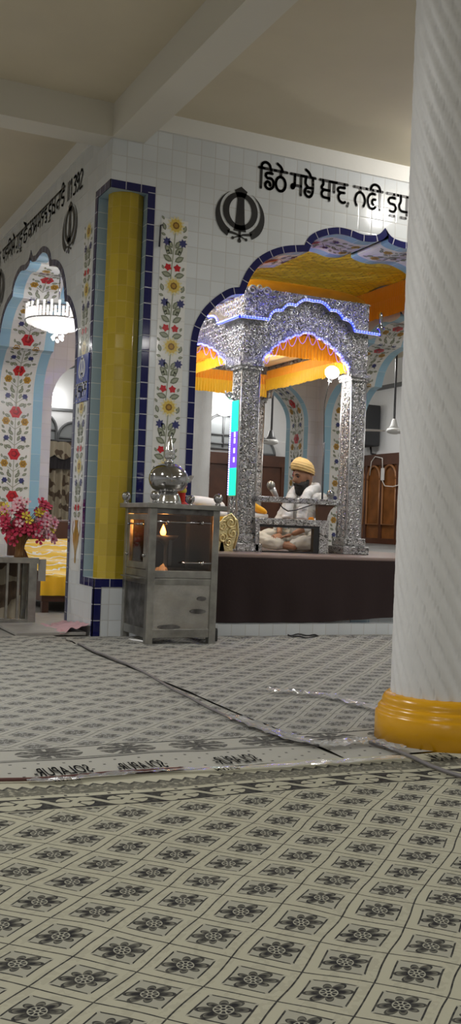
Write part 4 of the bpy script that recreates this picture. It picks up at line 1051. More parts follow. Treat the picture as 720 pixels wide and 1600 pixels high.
Q = MB(); Q.grid(lambda u, v: (.54 + .09 * u, -.335 + .07 * v, Z + .003 + .075 * (1 - u) ** 2 * math.sin(PI * v)), 10, 8); Q.build('skirt', 'red_cloth', t)
Q = MB(); Q.grid(lambda u, v: (.555 + .055 * math.cos(u * 2 * PI) * (1 - .2 * v) + .04 * v, -.30 + .035 * math.sin(u * 2 * PI), Z + .165 + .05 * v + .012 * math.sin(u * 15)), 24, 5, 0, True, None, True); Q.build('plastic_top', 'crinkle', t)
Q = MB(); Q.box((.735, -.52, .008), (.79, -.40, .115), 0, .018); tag(Q.build('black_box', 'black'), 'small black box on the carpet behind the right foot of the steel cabinet', 'box', kind='thing')
Q = MB(); Q.tube(catmull([(.12, -.33, .02), (.15, -.42, .025), (.18, -.52, .03), (.20, -.60, .03)], 6), .007, 6); tag(Q.build('loose_cable', 'pillow_white'), 'short white cable on the carpet at the left foot of the steel cabinet', 'cable', kind='thing')

# gilded scroll ornament on the platform edge
t = thing('gilded_scroll', 'gilded carved scroll ornament on the platform left of the silver post', 'ornament', (1.33, .62, PZ))
Q = MB(); poly = [(1.235, PZ + .002), (1.275, PZ + .002), (1.285, PZ + .07), (1.305, PZ + .09), (1.325, PZ + .002), (1.40, PZ + .002), (1.425, .76), (1.435, .85), (1.41, .92), (1.365, .955), (1.32, .93), (1.285, .88), (1.255, .80), (1.235, .72)]
Q.prism(poly, lambda a, b: (a, .60, b), lambda a, b: (a, .65, b)); bd = Q.build('plaque', 'gold', t)
Q = MB()
for (cx, cz, rr, w_) in ((1.30, .86, .045, 1), (1.37, .89, .05, -1), (1.39, .80, .045, 1), (1.30, .76, .04, -1), (1.355, .72, .035, 1)):
    Q.tube([(cx + rr * (1 - k / 26) * math.cos(w_ * k * .42 + 1), .594, cz + rr * (1 - k / 26) * math.sin(w_ * k * .42 + 1)) for k in range(22)], .009, 6)
Q.tube([(1.24, .596, .66), (1.235, .596, .75), (1.26, .596, .84), (1.31, .596, .93), (1.37, .596, .965), (1.43, .596, .91), (1.445, .596, .80), (1.41, .596, .67)], .010, 6); Q.build('scroll_relief', 'gold', t)

# low bed with holy book wraps behind the rail
t = thing('low_bed', 'low yellow draped bed with white sheet inside the silver canopy', 'bed', (1.95, 1.95, PZ))
Q = MB()
def fn(u, v):
    P = [(1.69, 1.50), (2.16, 1.62), (2.16, 2.40), (1.69, 2.40)]; k = u * 4; i = int(k) % 4; f = k - int(k); a, b = P[i], P[(i + 1) % 4]
    w = .010 * math.sin(u * 120) * (1 - v); return (a[0] + (b[0] - a[0]) * f + w, a[1] + (b[1] - a[1]) * f - w, PZ + .003 + .30 * v)
Q.grid(fn, 160, 5, 0, True, None, True); Q.build('drape', 'yellow_cloth', t)
Q = MB(); Q.box((1.68, 1.52, PZ + .302), (2.20, 2.42, PZ + .35), 0, .02); Q.build('sheet', 'white_cloth', t)
def cushion(name, c, h, rz, mtl, label, cat, tl=0.):
    Q = MB(); R = Matrix.Rotation(rz, 3, 'Z') @ Matrix.Rotation(tl, 3, 'Y')
    def fn(u, v):
        a, b = u * 2 * PI, (v - .5) * PI; e = lambda q, p: math.copysign(abs(q) ** p, q)
        x = h[0] * e(math.cos(b), .45) * e(math.cos(a), .5); y = h[1] * e(math.cos(b), .45) * e(math.sin(a), .5); z = h[2] * math.sin(b) * (1 + .12 * noise.noise(Vector((x * 9, y * 9, 0))))
        return Vector(c) + R @ Vector((x, y, z))
    Q.grid(fn, 32, 14, 0, True, None, True); return tag(Q.build(name, mtl), label, cat, kind='thing')
cushion('pillow', (1.58, 1.66, 1.06), (.19, .14, .065), .3, 'pillow_white', 'white pillow lying left of the silver post behind the cabinet', 'pillow', .12)
cushion('yellow_bundle', (1.45, 1.48, .88), (.10, .14, .14), .3, 'yellow_cloth', 'folded yellow cloth bundle below the white pillow', 'cloth')
cushion('book_wrap', (2.12, 1.64, 1.05), (.11, .13, .032), -.3, 'yellow_cloth', 'orange and yellow cloth wrap lying on the white sheet beyond the rail', 'cloth', .5)
cushion('sheet_fold', (2.08, 1.85, 1.022), (.14, .12, .022), .1, 'cream_cloth', 'folded cream sheet at the right end of the low bed', 'cloth')
t = thing('microphone', 'grey microphone on a thin boom before the face of the seated person', 'microphone', (2.03, 1.0, 1.02))
Q = MB(); Q.sphere((1.945, 1.0, 1.245), (.038, .038, .044), 16); Q.build('mesh_head', 'steel', t)
Q = MB(); Q.tube([(1.955, 1.0, 1.225), (1.985, 1.0, 1.18), (2.02, 1.0, 1.115)], [.030, .024, .018], 14); Q.build('grip', 'silver_plain', t)
Q = MB(); Q.tube([(2.02, 1.0, 1.115), (2.07, 1.0, 1.05), (2.14, 1.02, 1.02), (2.24, 1.04, 1.035), (2.38, .99, 1.09), (2.385, .81, 1.10)], .0055, 6); Q.build('boom', 'iron', t)

# ------------------------------------------------------------------ left: rail, vase, bed, plate
t = thing('steel_gate', 'grey steel gate rail with upright bars, left of the white sanctum pier', 'gate', (-.5, .79, 0))
Q = MB(); Q.box((-1.6, .77, .50), (-.222, .81, .545), 0, .003); Q.build('top_rail', 'steel', t)
Q = MB(); Q.box((-1.6, .775, .025), (-.235, .805, .055), 0, .003); Q.build('bottom_rail', 'steel', t)
for x in (-.235, -1.6):
    Q = MB(); Q.box((x - .065, .768, .006), (x, .812, .502), 0, .003); Q.build('gate_post', 'steel', t)
x = -.372
while x > -1.55:
    Q = MB(); Q.box((x - .016, .782, .05), (x + .002, .80, .502)); Q.build('bar', 'steel', t); x -= .088
Q = MB(); Q.box((-.222, .785, .36), (-.16, .793, .535)); Q.build('side_plate', 'stone_slab', t)
t = thing('side_table', 'low table under a printed cloth behind the steel gate', 'table', (-.75, 1.1, 0))
Q = MB(); Q.box((-1.6, .87, .50), (-.25, 1.45, .535), 0, .006); Q.build('table_top', 'win_grey', t)
Q = MB(); Q.grid(lambda u, v: (-1.58 + 1.32 * u, 1.12 + .012 * math.sin(u * 90), .03 + .47 * v), 120, 4); Q.build('skirt', 'curtain', t)
for x in (-1.55, -.30):
    for y in (.92, 1.40):
        Q = MB(); Q.box((x - .02, y - .02, .0), (x + .02, y + .02, .50)); Q.build('leg', 'steel', t)
Q = MB(); Q.lathe([(0, .536), (.09, .537), (.10, .55), (.085, .555), (0, .552)], (-.66, 1.1, 0), 24); tag(Q.build('shallow_dish', 'petal_yellow'), 'shallow yellow dish on the low table behind the gate', 'dish', kind='thing')
t = thing('flower_vase', 'brown gilt fluted trumpet vase holding the pink bouquet', 'vase', (-.345, .93, .536))
Q = MB(); Q.lathe([(0, .001), (.040, .001), (.043, .012), (.038, .03), (.034, .06), (.038, .10), (.052, .14), (.076, .175), (.088, .19), (.082, .19), (.06, .16), (.0, .15)], (-.345, .93, .536), 60, rib=(12, .06)); Q.build('body', 'vase_gold', t)
t = thing('flower_bouquet', 'bouquet of crimson, pink and yellow artificial blossoms above the steel gate', 'bouquet', (-.345, .93, .70))
def blossom(mm, inner, r=.026):
    Q = MB()
    for k in range(5):
        a = k * 2 * PI / 5; P = []
        for (rr, da, z) in ((.15, 0, 0), (.6, -.5, .18), (1, -.35, .34), (1.08, 0, .30), (1, .35, .34), (.6, .5, .18)):
            P.append((r * rr * math.cos(a + da), r * rr * math.sin(a + da), r * z))
        Q.face(P, 0)
    Q.sphere((0, 0, r * .1), r * .28, 8, 1)
    me = bpy.data.meshes.new('blossom'); me.from_pydata(Q.v, [], Q.f)
    for m_ in (mm, inner): me.materials.append(M[m_])
    me.polygons.foreach_set('material_index', Q.mi); me.update(); return me
bl = {'c': blossom('crimson', 'red_dark', .031), 'p': blossom('pink', 'crimson'), 'l': blossom('pale_pink', 'crimson'), 'y': blossom('petal_yellow', 'ochre_glaze')}
clusters = [('c', -.385, .76, .075, 16), ('c', -.28, .775, .065, 14), ('c', -.30, .80, .05, 6), ('c', -.455, .83, .05, 6), ('c', -.345, .90, .04, 4), ('c', -.165, .955, .045, 6), ('l', -.40, .95, .045, 7), ('p', -.355, .935, .03, 4), ('l', -.36, 1.00, .03, 3),
            ('p', -.14, .83, .055, 9), ('l', -.165, .80, .07, 12), ('l', -.10, .84, .045, 6), ('p', -.12, .72, .035, 5), ('l', -.49, .83, .03, 4), ('p', -.52, .90, .03, 3), ('y', -.50, .925, .03, 3), ('y', -.30, .88, .03, 3), ('y', -.20, .91, .02, 2), ('y', -.095, .77, .015, 1), ('c', -.21, .90, .03, 3), ('l', -.34, .855, .045, 5)]
cnt = 0; tips = []
rb = random.Random(3)
for kind, x, z, sp_, n_ in clusters:
    for k in range(n_):
        if cnt >= 100 and k > 2: break
        o = bpy.data.objects.new('blossom', bl[kind]); COL.objects.link(o)
        px, pz = x + rb.gauss(0, sp_ * .6), z + rb.gauss(0, sp_ * .55); py = .90 + rb.uniform(-.07, .06)
        o.location = (px, py, pz); dv = Vector((px + .33, py - .95 - .08, pz - .74 + .05)) + Vector((-.1, -.22, 0)); o.rotation_euler = dv.to_track_quat('Z', 'Y').to_euler(); o.scale = (1, 1, 1)
        o.scale = (1.3, 1.3, 1.3); attach(o, t); tips.append((px, py, pz)); cnt += 1
Q = MB()
for i, p in enumerate(tips):
    if i % 3 == 0: Q.tube([(-.345 + .02 * math.cos(i), .93 + .02 * math.sin(i), .69), ((-.345 + p[0]) / 2, (.93 + p[1]) / 2, (.70 + p[2]) / 2 + .02), p], .003, 5)
Q.build('stems', 'leaf', t)
# draped bed in the left arch
t = thing('draped_bed', 'bed under a yellow quilt with white stripes, seen between gate and white pier', 'bed', (.55, 2.6, 0))
Q = MB(); Q.box((.12, 1.95, .10), (.92, 3.4, .30), 0, .01); Q.build('box_base', 'wood_dark', t)
for x in (.16, .88):
    for y in (1.99, 3.36):
        Q = MB(); Q.box((x - .03, y - .03, .0), (x + .03, y + .03, .11)); Q.build('leg', 'wood_dark', t)
Q = MB(); Q.grid(lambda u, v: (.10 + .84 * u, 1.93 + (.05 * math.sin(u * 17) * .2 if v < .25 else 0) + (0 if v < .25 else (v - .25) * 1.5), (.20 + .02 * math.sin(u * 30) + v / .25 * .13) if v < .25 else .33 + .33 * ((v - .25) / .75) ** .8 + .014 * math.sin(v * 30 + u * 3)), 40, 40, 0)
Q.build('quilt', 'quilt', t)
Q = MB(); Q.grid(lambda u, v: (.095 + .85 * u, 1.915 + .012 * math.sin(u * 40), .16 + .17 * v), 60, 4); Q.build('quilt_skirt', 'yellow_cloth', t)
Q = MB(); Q.box((.12, 3.40, .10), (.92, 3.46, .86), 0, .02); Q.build('headboard', 'wood_dark', t)
Q = MB(); Q.box((-.56, .03, .008), (-.035, .76, .032), 0, .006); tag(Q.build('step_plate', 'stone_slab'), 'flat grey stone plate on the floor before the left arch', 'plate', kind='thing')
Q = MB(); Q.grid(lambda u, v: (-.24 + .225 * u, .02 + .62 * v, .012 + .075 * u * (1 - .5 * v) + .028 * max(0, noise.noise(Vector((u * 4, v * 5, 4))) + .3)), 24, 30); tag(Q.build('pink_cloth', 'pink_cloth'), 'crumpled pink cloth on the floor against the white pier', 'cloth', kind='thing')

# chandelier in the left arch
CC = (.30, 2.45)
t = thing('chandelier', 'glowing round crystal chandelier hanging in the left arch', 'chandelier', (CC[0], CC[1], 2.6))
Q = MB(); Q.tube([(CC[0], CC[1], 2.86), (CC[0], CC[1], 3.42)], .006, 6); Q.lathe([(.05, 3.42), (.045, 3.38), (.01, 3.36)], (CC[0], CC[1], 0), 14); Q.build('rod', 'chrome', t)
Q = MB()
for z, r in ((2.885, .305), (2.775, .315)): Q.tube([(CC[0] + r * math.cos(k * PI / 24), CC[1] + r * math.sin(k * PI / 24), z) for k in range(49)], .007, 6)
for k in range(6): Q.tube([(CC[0], CC[1], 2.90), (CC[0] + .30 * math.cos(k * PI / 3), CC[1] + .30 * math.sin(k * PI / 3), 2.885)], .005, 5)
Q.build('hoop', 'chrome', t)
Q = MB()
for k in range(52):
    a = k * 2 * PI / 52; c, s_ = math.cos(a), math.sin(a); tp = 2.93 if k % 2 else 2.875
    Q.tube([(CC[0] + .308 * c, CC[1] + .308 * s_, 2.775), (CC[0] + .306 * c, CC[1] + .306 * s_, tp)], .0125, 5)
Q.build('prism', 'crystal', t)
Q = MB(); Q.lathe([(.30, 2.775), (.298, 2.755), (.25, 2.748), (.245, 2.730), (.18, 2.724), (.17, 2.704), (.10, 2.698), (.09, 2.675), (.02, 2.668)], (CC[0], CC[1], 0), 48, rib=(48, .02)); Q.build('crystal_tier', 'crystal', t)
Q = MB()
for k in range(9): Q.sphere((CC[0] + .05 * math.cos(k * .7), CC[1] + .05 * math.sin(k * .7), 2.645 - .02 * (k % 3)), .016, 8)
Q.sphere((CC[0], CC[1], 2.59), .016, 10); Q.build('pendant', 'crystal', t)

# ------------------------------------------------------------------ far hall
def panel_wall(name, fm, W, z0, z1, label, arches):
    t = thing(name, label, 'panelling', fm(W / 2, 0, z0))
    Q = MB(); Q.prism([(0, z0), (W, z0), (W, z1), (0, z1)], lambda a, b: fm(a, .03, b), lambda a, b: fm(a, .005, b)); Q.build('backboard', 'wood' if arches else 'wood_dark', t)
    Q = MB()
    def bar(a, b, r): 
        Q.prism([(a[0], a[1]), (b[0], a[1]), (b[0], b[1]), (a[0], b[1])], lambda x, z: fm(x, r, z), lambda x, z: fm(x, .03, z))
    bar((0, z1 - .20), (W, z1), .07); bar((0, z0), (W, z0 + .10), .06)
    n = max(1, round(W / .55))
    for k in range(n + 1): bar((max(0, k * W / n - .04), z0 + .1), (min(W, k * W / n + .04), z1 - .2), .06)
    Q.build('frame', 'wood_dark', t)
    if arches:
        for k in range(n):
            a, b = k * W / n + .05, (k + 1) * W / n - .05; c = (a + b) / 2; r = (b - a) / 2; zz = z1 - .2 - r * 1.25
            Q = MB(); Q.tube([fm(c + r * math.cos(PI * i / 14), .055, zz + r * 1.2 * math.sin(PI * i / 14)) for i in range(15)], .022, 6)
            Q.tube([fm(a, .055, zz), fm(a, .055, z0 + .35), fm(b, .055, z0 + .35), fm(b, .055, zz)], .018, 6); Q.build('arch_moulding', 'wood_trim', t)
    return t
panel_wall('wood_panelling', lambda s, d, z: (X1 - d, 9.45 - s, z), 3.6, .66, 2.28, 'orange brown wood panelling with arched mouldings on the wall beyond the right arch', True)
panel_wall('wood_panelling', lambda s, d, z: (4.35 + s, Y1 - d, z), 3.2, .0, 2.18, 'dark brown wooden panelling on the far wall behind the silver canopy', False)
def arch_window(name, x, w, z0, z1, label):
    t = thing(name, label, 'window', (x, Y1, z0)); zc = z1 - w / 2
    out = [(x - w / 2, z0), (x + w / 2, z0)] + [(x + w / 2 * math.cos(k * PI / 16), zc + w / 2 * math.sin(k * PI / 16)) for k in range(17)]
    Q = MB(); Q.prism(out, lambda a, b: (a, Y1 - .02, b), lambda a, b: (a, Y1 - .004, b)); Q.build('pane', 'win_grey', t)
    Q = MB(); P = [(a, Y1 - .035, b) for a, b in out]; Q.tube(P + [P[0]], .022, 6); Q.tube([(x, Y1 - .035, z0), (x, Y1 - .035, z1)], .02, 6)
    for z in (z0 + (zc - z0) * .35, zc): Q.tube([(x - w / 2, Y1 - .035, z), (x + w / 2, Y1 - .035, z)], .018, 6)
    Q.build('window_frame', 'frame_grey', t)
arch_window('arched_window', 5.26, .72, 2.25, 2.86, 'round topped grey window beyond the left silver post')
arch_window('arched_window', 5.98, .66, 2.20, 2.50, 'low round topped grey window above the dark panelling, beside the far fan')
arch_window('arched_window', 1.95, .54, .9, 2.62, 'round topped grey window above the printed curtain, left half')
arch_window('arched_window', 2.52, .54, .9, 2.50, 'round topped grey window above the printed curtain, right half')
t = thing('curtain', 'brown printed curtain with dark scalloped pelmet seen through the left arch', 'curtain', (2.35, 9.35, .1))
Q = MB(); Q.grid(lambda u, v: (1.85 + 1.15 * u, 9.36 + .035 * math.sin(u * 60), .05 + 1.86 * v), 160, 6); Q.build('drape', 'curtain', t)
Q = MB(); Q.grid(lambda u, v: (1.85 + 1.15 * u, 9.30 + .012 * math.sin(u * 60), 1.70 + .22 * v), 160, 3); Q.build('dark_band', 'curtain_dark', t)
Q = MB(); Q.grid(lambda u, v: (1.85 + 1.15 * u, 9.27 + .02 * math.sin(u * 45), (1.93 - .07 * abs(math.sin(u * 12))) + (2.15 - 1.93 + .07 * abs(math.sin(u * 12))) * v), 160, 3); Q.build('pelmet', 'curtain', t)
Q = MB(); Q.tube([(1.8, 9.3, 2.16), (3.05, 9.3, 2.16)], .02, 8); Q.build('rod', 'iron', t)
# loudspeaker
t = thing('wall_speaker', 'black loudspeaker hung on the wall beyond the right arch', 'speaker', (7.85, 8.75, 2.4))
Q = MB(); Q.box((7.62, 8.50, 2.42), (7.93, 9.06, 3.16), 0, .02); Q.build('case', 'speaker', t)
Q = MB(); Q.box((7.612, 8.54, 2.46), (7.622, 9.02, 3.12)); Q.build('grille', 'black', t)
Q = MB(); Q.tube([(7.9, 8.75, 2.42), (7.9, 8.72, 2.30), (7.98, 8.7, 2.28)], .02, 6); Q.build('bracket', 'iron', t)
t = thing('socket_strip', 'small white socket strip with looping cord on the wood panelling', 'socket', (7.92, 8.33, 1.9))
Q = MB(); Q.box((7.90, 8.30, 1.80), (7.93, 8.38, 2.02), 0, .006); Q.build('strip', 'fan_white', t)
Q = MB(); Q.tube([(7.91, 8.34, 2.02), (7.91, 8.36, 2.20), (7.91, 8.60, 2.24), (7.91, 8.72, 2.15), (7.91, 8.76, 1.9)], .008, 6); Q.tube([(7.91, 8.34, 1.80), (7.91, 8.25, 1.70), (7.91, 8.0, 1.68), (7.91, 7.7, 1.72)], .008, 6); Q.build('cord', 'plaster', t)
trimq = MB(); trimq.box((7.95, 6.5, 3.46), (8.0, 9.5, 3.53)); trim(trimq, 'frame_grey')
trimq = MB(); trimq.box((0.5, 9.46, 2.68), (4.2, 9.5, 2.72)); trim(trimq, 'frame_grey')
Q = MB(); Q.box((2.80, .90, PZ + .001), (2.86, .925, 1.33), 0, .004); tag(Q.build('white_board', 'fan_white'), 'narrow white board standing against the right silver post', 'board', kind='thing')
def fan(loc, zb, rot, label, dark):
    x, y = loc; t = thing('ceiling_fan', label, 'fan', (x, y, zb))
    Q = MB(); Q.tube([(x, y, zb + .10), (x, y, H)], .018, 8); Q.lathe([(.06, H), (.05, H - .06), (.02, H - .09)], (x, y, 0), 14); Q.build('rod', 'fan_dark', t)
    Q = MB(); Q.lathe([(.02, .22), (.035, .20), (.055, .12), (.075, .09), (.07, .075)], (x, y, zb), 20); Q.build('cup', 'fan_dark' if dark else 'fan_white', t)
    Q = MB(); Q.lathe([(.02, .08), (.10, .07), (.115, .04), (.105, .01), (.05, -.01), (0, -.015)], (x, y, zb), 24); Q.build('motor', 'fan_white', t)
    for k in range(3):
        a = rot + k * 2 * PI / 3; c, s_ = math.cos(a), math.sin(a)
        Q = MB(); q = lambda r, w, z: (x + c * r - s_ * w, y + s_ * r + c * w, zb + .03 + z)
        Q.prism([(.13, -.03), (.22, -.06), (.62, -.075), (.66, 0), (.62, .075), (.22, .06), (.13, .03)], lambda a_, b_: q(a_, b_, .006 + b_ * .12), lambda a_, b_: q(a_, b_, b_ * .12)); Q.build('blade', 'fan_white', t)
fan((4.97, 7.0), 2.17, -.40, 'white ceiling fan on a long rod, seen left of the seated person', True)
fan((6.5, 5.9), 2.38, 2.72, 'white ceiling fan on a long rod, seen beside the loudspeaker', False)
t = thing('hall_lamp', 'bright glowing lamp on the far wall beside the far spiral pillar', 'lamp', (5.2, 9.4, 2.95))
Q = MB(); Q.sphere((5.22, 9.36, 2.93), (.17, .08, .11), 16); Q.build('bulb', 'lamp_glow', t)
Q = MB(); Q.box((5.12, 9.40, 2.88), (5.32, 9.5, 2.98), 0, .01); Q.build('mount', 'fan_white', t)
t = thing('hall_lamp', 'glowing lamp on the far wall above the printed curtain', 'lamp', (2.15, 9.4, 2.85))
Q = MB(); Q.sphere((2.15, 9.36, 2.85), (.13, .07, .12), 16); Q.build('bulb', 'lamp_glow', t)
Q = MB(); Q.box((2.08, 9.40, 2.80), (2.22, 9.5, 2.90), 0, .01); Q.build('mount', 'fan_white', t)

# ------------------------------------------------------------------ the seated person
def eval_mesh(me, mods):
    o = bpy.data.objects.new('tmp', me); COL.objects.link(o)
    for ty, kw in mods:
        m_ = o.modifiers.new(ty, ty)
        for k, v in kw.items(): setattr(m_, k, v)
    bpy.context.view_layer.update()
    r = bpy.data.meshes.new_from_object(o.evaluated_get(bpy.context.evaluated_depsgraph_get()))
    bpy.data.objects.remove(o); return r
def skin(verts, edges, radii, sub=1):
    me = bpy.data.meshes.new('s'); me.from_pydata([tuple(v) for v in verts], edges, [])
    o = bpy.data.objects.new('tmp', me); COL.objects.link(o); md = o.modifiers.new('k', 'SKIN'); md.use_smooth_shade = True
    sv = me.skin_vertices[0].data
    for i, r in enumerate(radii): sv[i].radius = (r, r) if not isinstance(r, tuple) else r
    sv[0].use_root = True
    m2 = o.modifiers.new('d', 'SUBSURF'); m2.levels = sub; m2.render_levels = sub
    bpy.context.view_layer.update()
    r = bpy.data.meshes.new_from_object(o.evaluated_get(bpy.context.evaluated_depsgraph_get()))
    bpy.data.objects.remove(o); return r
def fuse(meshes, voxel, smooth=4):
    bm = bmesh.new()
    for m_ in meshes: bm.from_mesh(m_)
    me = bpy.data.meshes.new('fused'); bm.to_mesh(me); bm.free()
    r = eval_mesh(me, [('REMESH', dict(mode='VOXEL', voxel_size=voxel)), ('SMOOTH', dict(factor=.5, iterations=smooth))])
    for p in r.polygons: p.use_smooth = True
    return r
def mbmesh(Q):
    me = bpy.data.meshes.new('m'); me.from_pydata(Q.v, [], Q.f); return me
BP = Vector((2.47, 1.25, PZ + .004)); f_ = Vector((-.90, -.44, 0)).normalized(); l_ = Vector((-f_.y, f_.x, 0))
def W(F, L, U): return BP + f_ * F + l_ * L + Vector((0, 0, U))
def put(name, me, mtl, parent):
    me.materials.clear(); me.materials.append(M[mtl]); me.name = name
    for p in me.polygons: p.use_smooth = True
    o = bpy.data.objects.new(name, me); COL.objects.link(o); attach(o, parent); return o
pt = thing('person', 'bearded person in pale yellow turban and white clothes seated cross-legged, looking down', 'person', BP)
# head frame
fh = Vector((-.99, -.10, -.20)).normalized(); lh = Vector((0, 0, 1)).cross(fh).normalized(); uh = fh.cross(lh)
HC = W(.075, -.01, .705)
def HW(a, b, c): return HC + fh * a + lh * b + uh * c
g = lambda x, s: math.exp(-(x / s) ** 2)
Q = MB()
def headfn(u, v):
    th, ph = u * 2 * PI, (max(.002, min(.998, v)) - .5) * PI
    a, b, c = math.cos(ph) * math.cos(th) * .096, math.cos(ph) * math.sin(th) * .076, math.sin(ph) * .118
    if c < 0: b *= 1 - .22 * (-c / .118) ** 1.2
    if a > .02:
        k = min(1, (a - .02) / .04)
        a += k * (.032 * g(b, .015) * g(c + .020, .020) + .014 * g(b, .012) * g(c - .012, .030) - .010 * (g(b - .033, .018) + g(b + .033, .018)) * g(c - .014, .013)
                  + .006 * g(c - .036, .012) * g(b, .05) + .007 * g(b, .022) * g(c + .060, .010) + .008 * g(b, .025) * g(c + .098, .018) - .004 * g(b, .02) * g(c + .075, .008))
    return HW(a, b, c)
Q.grid(headfn, 72, 56, 0, True, None, True)
for s_ in (-1, 1): Q.sphere(HW(-.008, s_ * .076, -.004), (.016, .012, .028), 14)
headm = mbmesh(Q)
torso = skin([W(0, 0, .11), W(.01, 0, .25), W(.02, 0, .41), W(.02, 0, .49), W(.035, 0, .575), W(.06, -.005, .65),
              W(.015, .15, .49), W(.10, .24, .29), W(.27, .02, .155), W(.015, -.15, .49), W(.10, -.24, .29), W(.27, -.12, .155),
              W(0, .09, .09), W(.32, .33, .095), W(.27, -.07, .055), W(.30, -.16, .045), W(0, -.09, .09), W(.33, -.33, .095), W(.33, .06, .05), W(.36, .15, .04)],
             [(0, 1), (1, 2), (2, 3), (3, 4), (4, 5), (3, 6), (6, 7), (7, 8), (3, 9), (9, 10), (10, 11), (0, 12), (12, 13), (13, 14), (14, 15), (0, 16), (16, 17), (17, 18), (18, 19)],
             [.13, .12, .125, .10, .052, .050, .055, .042, .028, .055, .042, .028, .085, .058, .036, .030, .085, .058, .036, .030])
hands = []
for (w0, dirF, dirL, sg_) in ((W(.27, .02, .155), .45, -.85, 1), (W(.27, -.12, .155), .75, .35, -1)):
    d = (f_ * dirF + l_ * dirL + Vector((0, 0, -.28))).normalized(); up = Vector((0, 0, 1)); sd = d.cross(up).normalized(); nm = sd.cross(d).normalized()
    palm_c = w0 + d * .055
    hands.append(skin([w0, w0 + d * .03, w0 + d * .075], [(0, 1), (1, 2)], [(.026, .020), (.036, .019), (.040, .017)]))
    for k, (o_, ln) in enumerate(((-.030, .066), (-.010, .078), (.010, .074), (.029, .058))):
        b0 = w0 + d * .070 + sd * o_; b1 = b0 + d * ln * .48 + nm * .004 + sd * o_ * .12; b2 = b1 + (d * .75 - nm * .65) * ln * .34; b3 = b2 + (d * .35 - nm * .94) * ln * .30
        hands.append(skin([b0 - d * .02, b0, b1, b2, b3], [(0, 1), (1, 2), (2, 3), (3, 4)], [.009, .0095, .009, .008, .007]))
    q0 = w0 + d * .028 - sd * sg_ * .028; q1 = q0 + (d * .7 - sd * sg_ * .72) * .035; q2 = q1 + (d * .95 - sd * sg_ * .2 - nm * .25) * .028; q3 = q2 + (d * .95 - nm * .3) * .02
    hands.append(skin([q0 + sd * sg_ * .015, q0, q1, q2, q3], [(0, 1), (1, 2), (2, 3), (3, 4)], [.011, .012, .0105, .0095, .008]))
put('body', fuse([headm, torso] + hands, .0055, 3), 'skin', pt)
# clothing grown round the body
kur = skin([W(0, 0, .10), W(.0, 0, .24), W(.015, 0, .40), W(.012, 0, .495), W(.022, 0, .555), W(.01, .165, .495), W(.09, .255, .29), W(.21, .085, .19), W(.01, -.165, .495), W(.09, -.255, .29), W(.21, -.17, .19)],
           [(0, 1), (1, 2), (2, 3), (3, 4), (3, 5), (5, 6), (6, 7), (3, 8), (8, 9), (9, 10)], [.19, .165, .165, .125, .082, .080, .068, .058, .080, .068, .058])
def wrinkle(me, amp, sc, seed):
    for v in me.vertices:
        p = v.co * sc + Vector((seed, 0, 0)); v.co += v.normal * amp * (noise.noise(p) + .5 * noise.noise(p * 2.3) + .7 * (abs(noise.noise(Vector((p.x * .8, p.y * .8, p.z * 2.6)))) - .2))
    return me
put('kurta', wrinkle(fuse([kur], .009, 3), .012, 13, 1), 'white_cloth', pt)
leg = skin([W(0, 0, .09), W(.02, .12, .10), W(.20, .26, .125), W(.33, .335, .105), W(.31, .16, .075), W(.285, .02, .065), W(.02, -.12, .10), W(.20, -.26, .125), W(.335, -.335, .105), W(.35, -.16, .075), W(.335, .00, .06)],
           [(0, 1), (1, 2), (2, 3), (3, 4), (4, 5), (0, 6), (6, 7), (7, 8), (8, 9), (9, 10)], [.13, .115, .105, .080, .070, .058, .115, .105, .080, .070, .058])
for v in leg.vertices: v.co.z = max(v.co.z, PZ + .004)
lm = wrinkle(fuse([leg], .009, 3), .012, 11, 5)
for v in lm.vertices: v.co.z = max(v.co.z, PZ + .003)
put('trousers', lm, 'cream_cloth', pt)
sc_p = catmull([(.205, .30), (.20, .36), (.185, .44), (.15, .52), (.075, .585)], 3)
path = [W(a, .085, b) for a, b in sc_p] + [W(.0, .095, .605), W(-.06, .06, .615), W(-.085, 0, .615), W(-.06, -.06, .615), W(.0, -.095, .605)] + [W(a, -.085, b) for a, b in reversed(sc_p)]
n_ = len(path); scm = skin(path, [(i, i + 1) for i in range(n_ - 1)], [.048 if 2 < i < n_ - 3 else .055 for i in range(n_)], 2)
put('scarf', wrinkle(scm, .010, 22, 9), 'pillow_white', pt)
Q = MB()
def turb(u, v):
    th = u * 2 * PI; e = v
    a0, b0 = math.cos(th), math.sin(th)
    rim = .040 + .045 * a0 * 1.0
    ph = e * PI / 2 * .999; z = rim + (.182 + .012 * a0 - rim) * math.sin(ph); rr = math.cos(ph) ** .62
    q = (z - .55 * .1 * a0 * rr) * 36 + (b0 * .25)
    k = 1 + .10 * (q - math.floor(q)) * (1 - e * .5); bulge = 1 + .12 * math.sin(min(1, e * 1.6) * PI)
    return HW(-.006 + a0 * rr * .104 * k * bulge, b0 * rr * .088 * k * bulge, z)
Q.grid(turb, 64, 36, 0, True, None, True); put('turban', mbmesh(Q), 'turban', pt)
Q = MB(); Q.sphere(HW(.045, 0, -.088), (.060, .060, .056), 20)
for s_ in (-1, 1): Q.sphere(HW(.004, s_ * .060, -.052), (.024, .016, .055), 16); Q.sphere(HW(.035, s_ * .048, -.075), (.045, .025, .045), 16); Q.tube([HW(.104, 0, -.046), HW(.100, s_ * .018, -.050), HW(.088, s_ * .034, -.062), HW(.07, s_ * .046, -.078)], [.008, .009, .009, .007], 8)
Q.sphere(HW(.065, 0, -.125), (.04, .042, .045), 16)
bme = fuse([mbmesh(Q)], .006, 3); wrinkle(bme, .004, 60, 2); put('beard', bme, 'hair', pt)
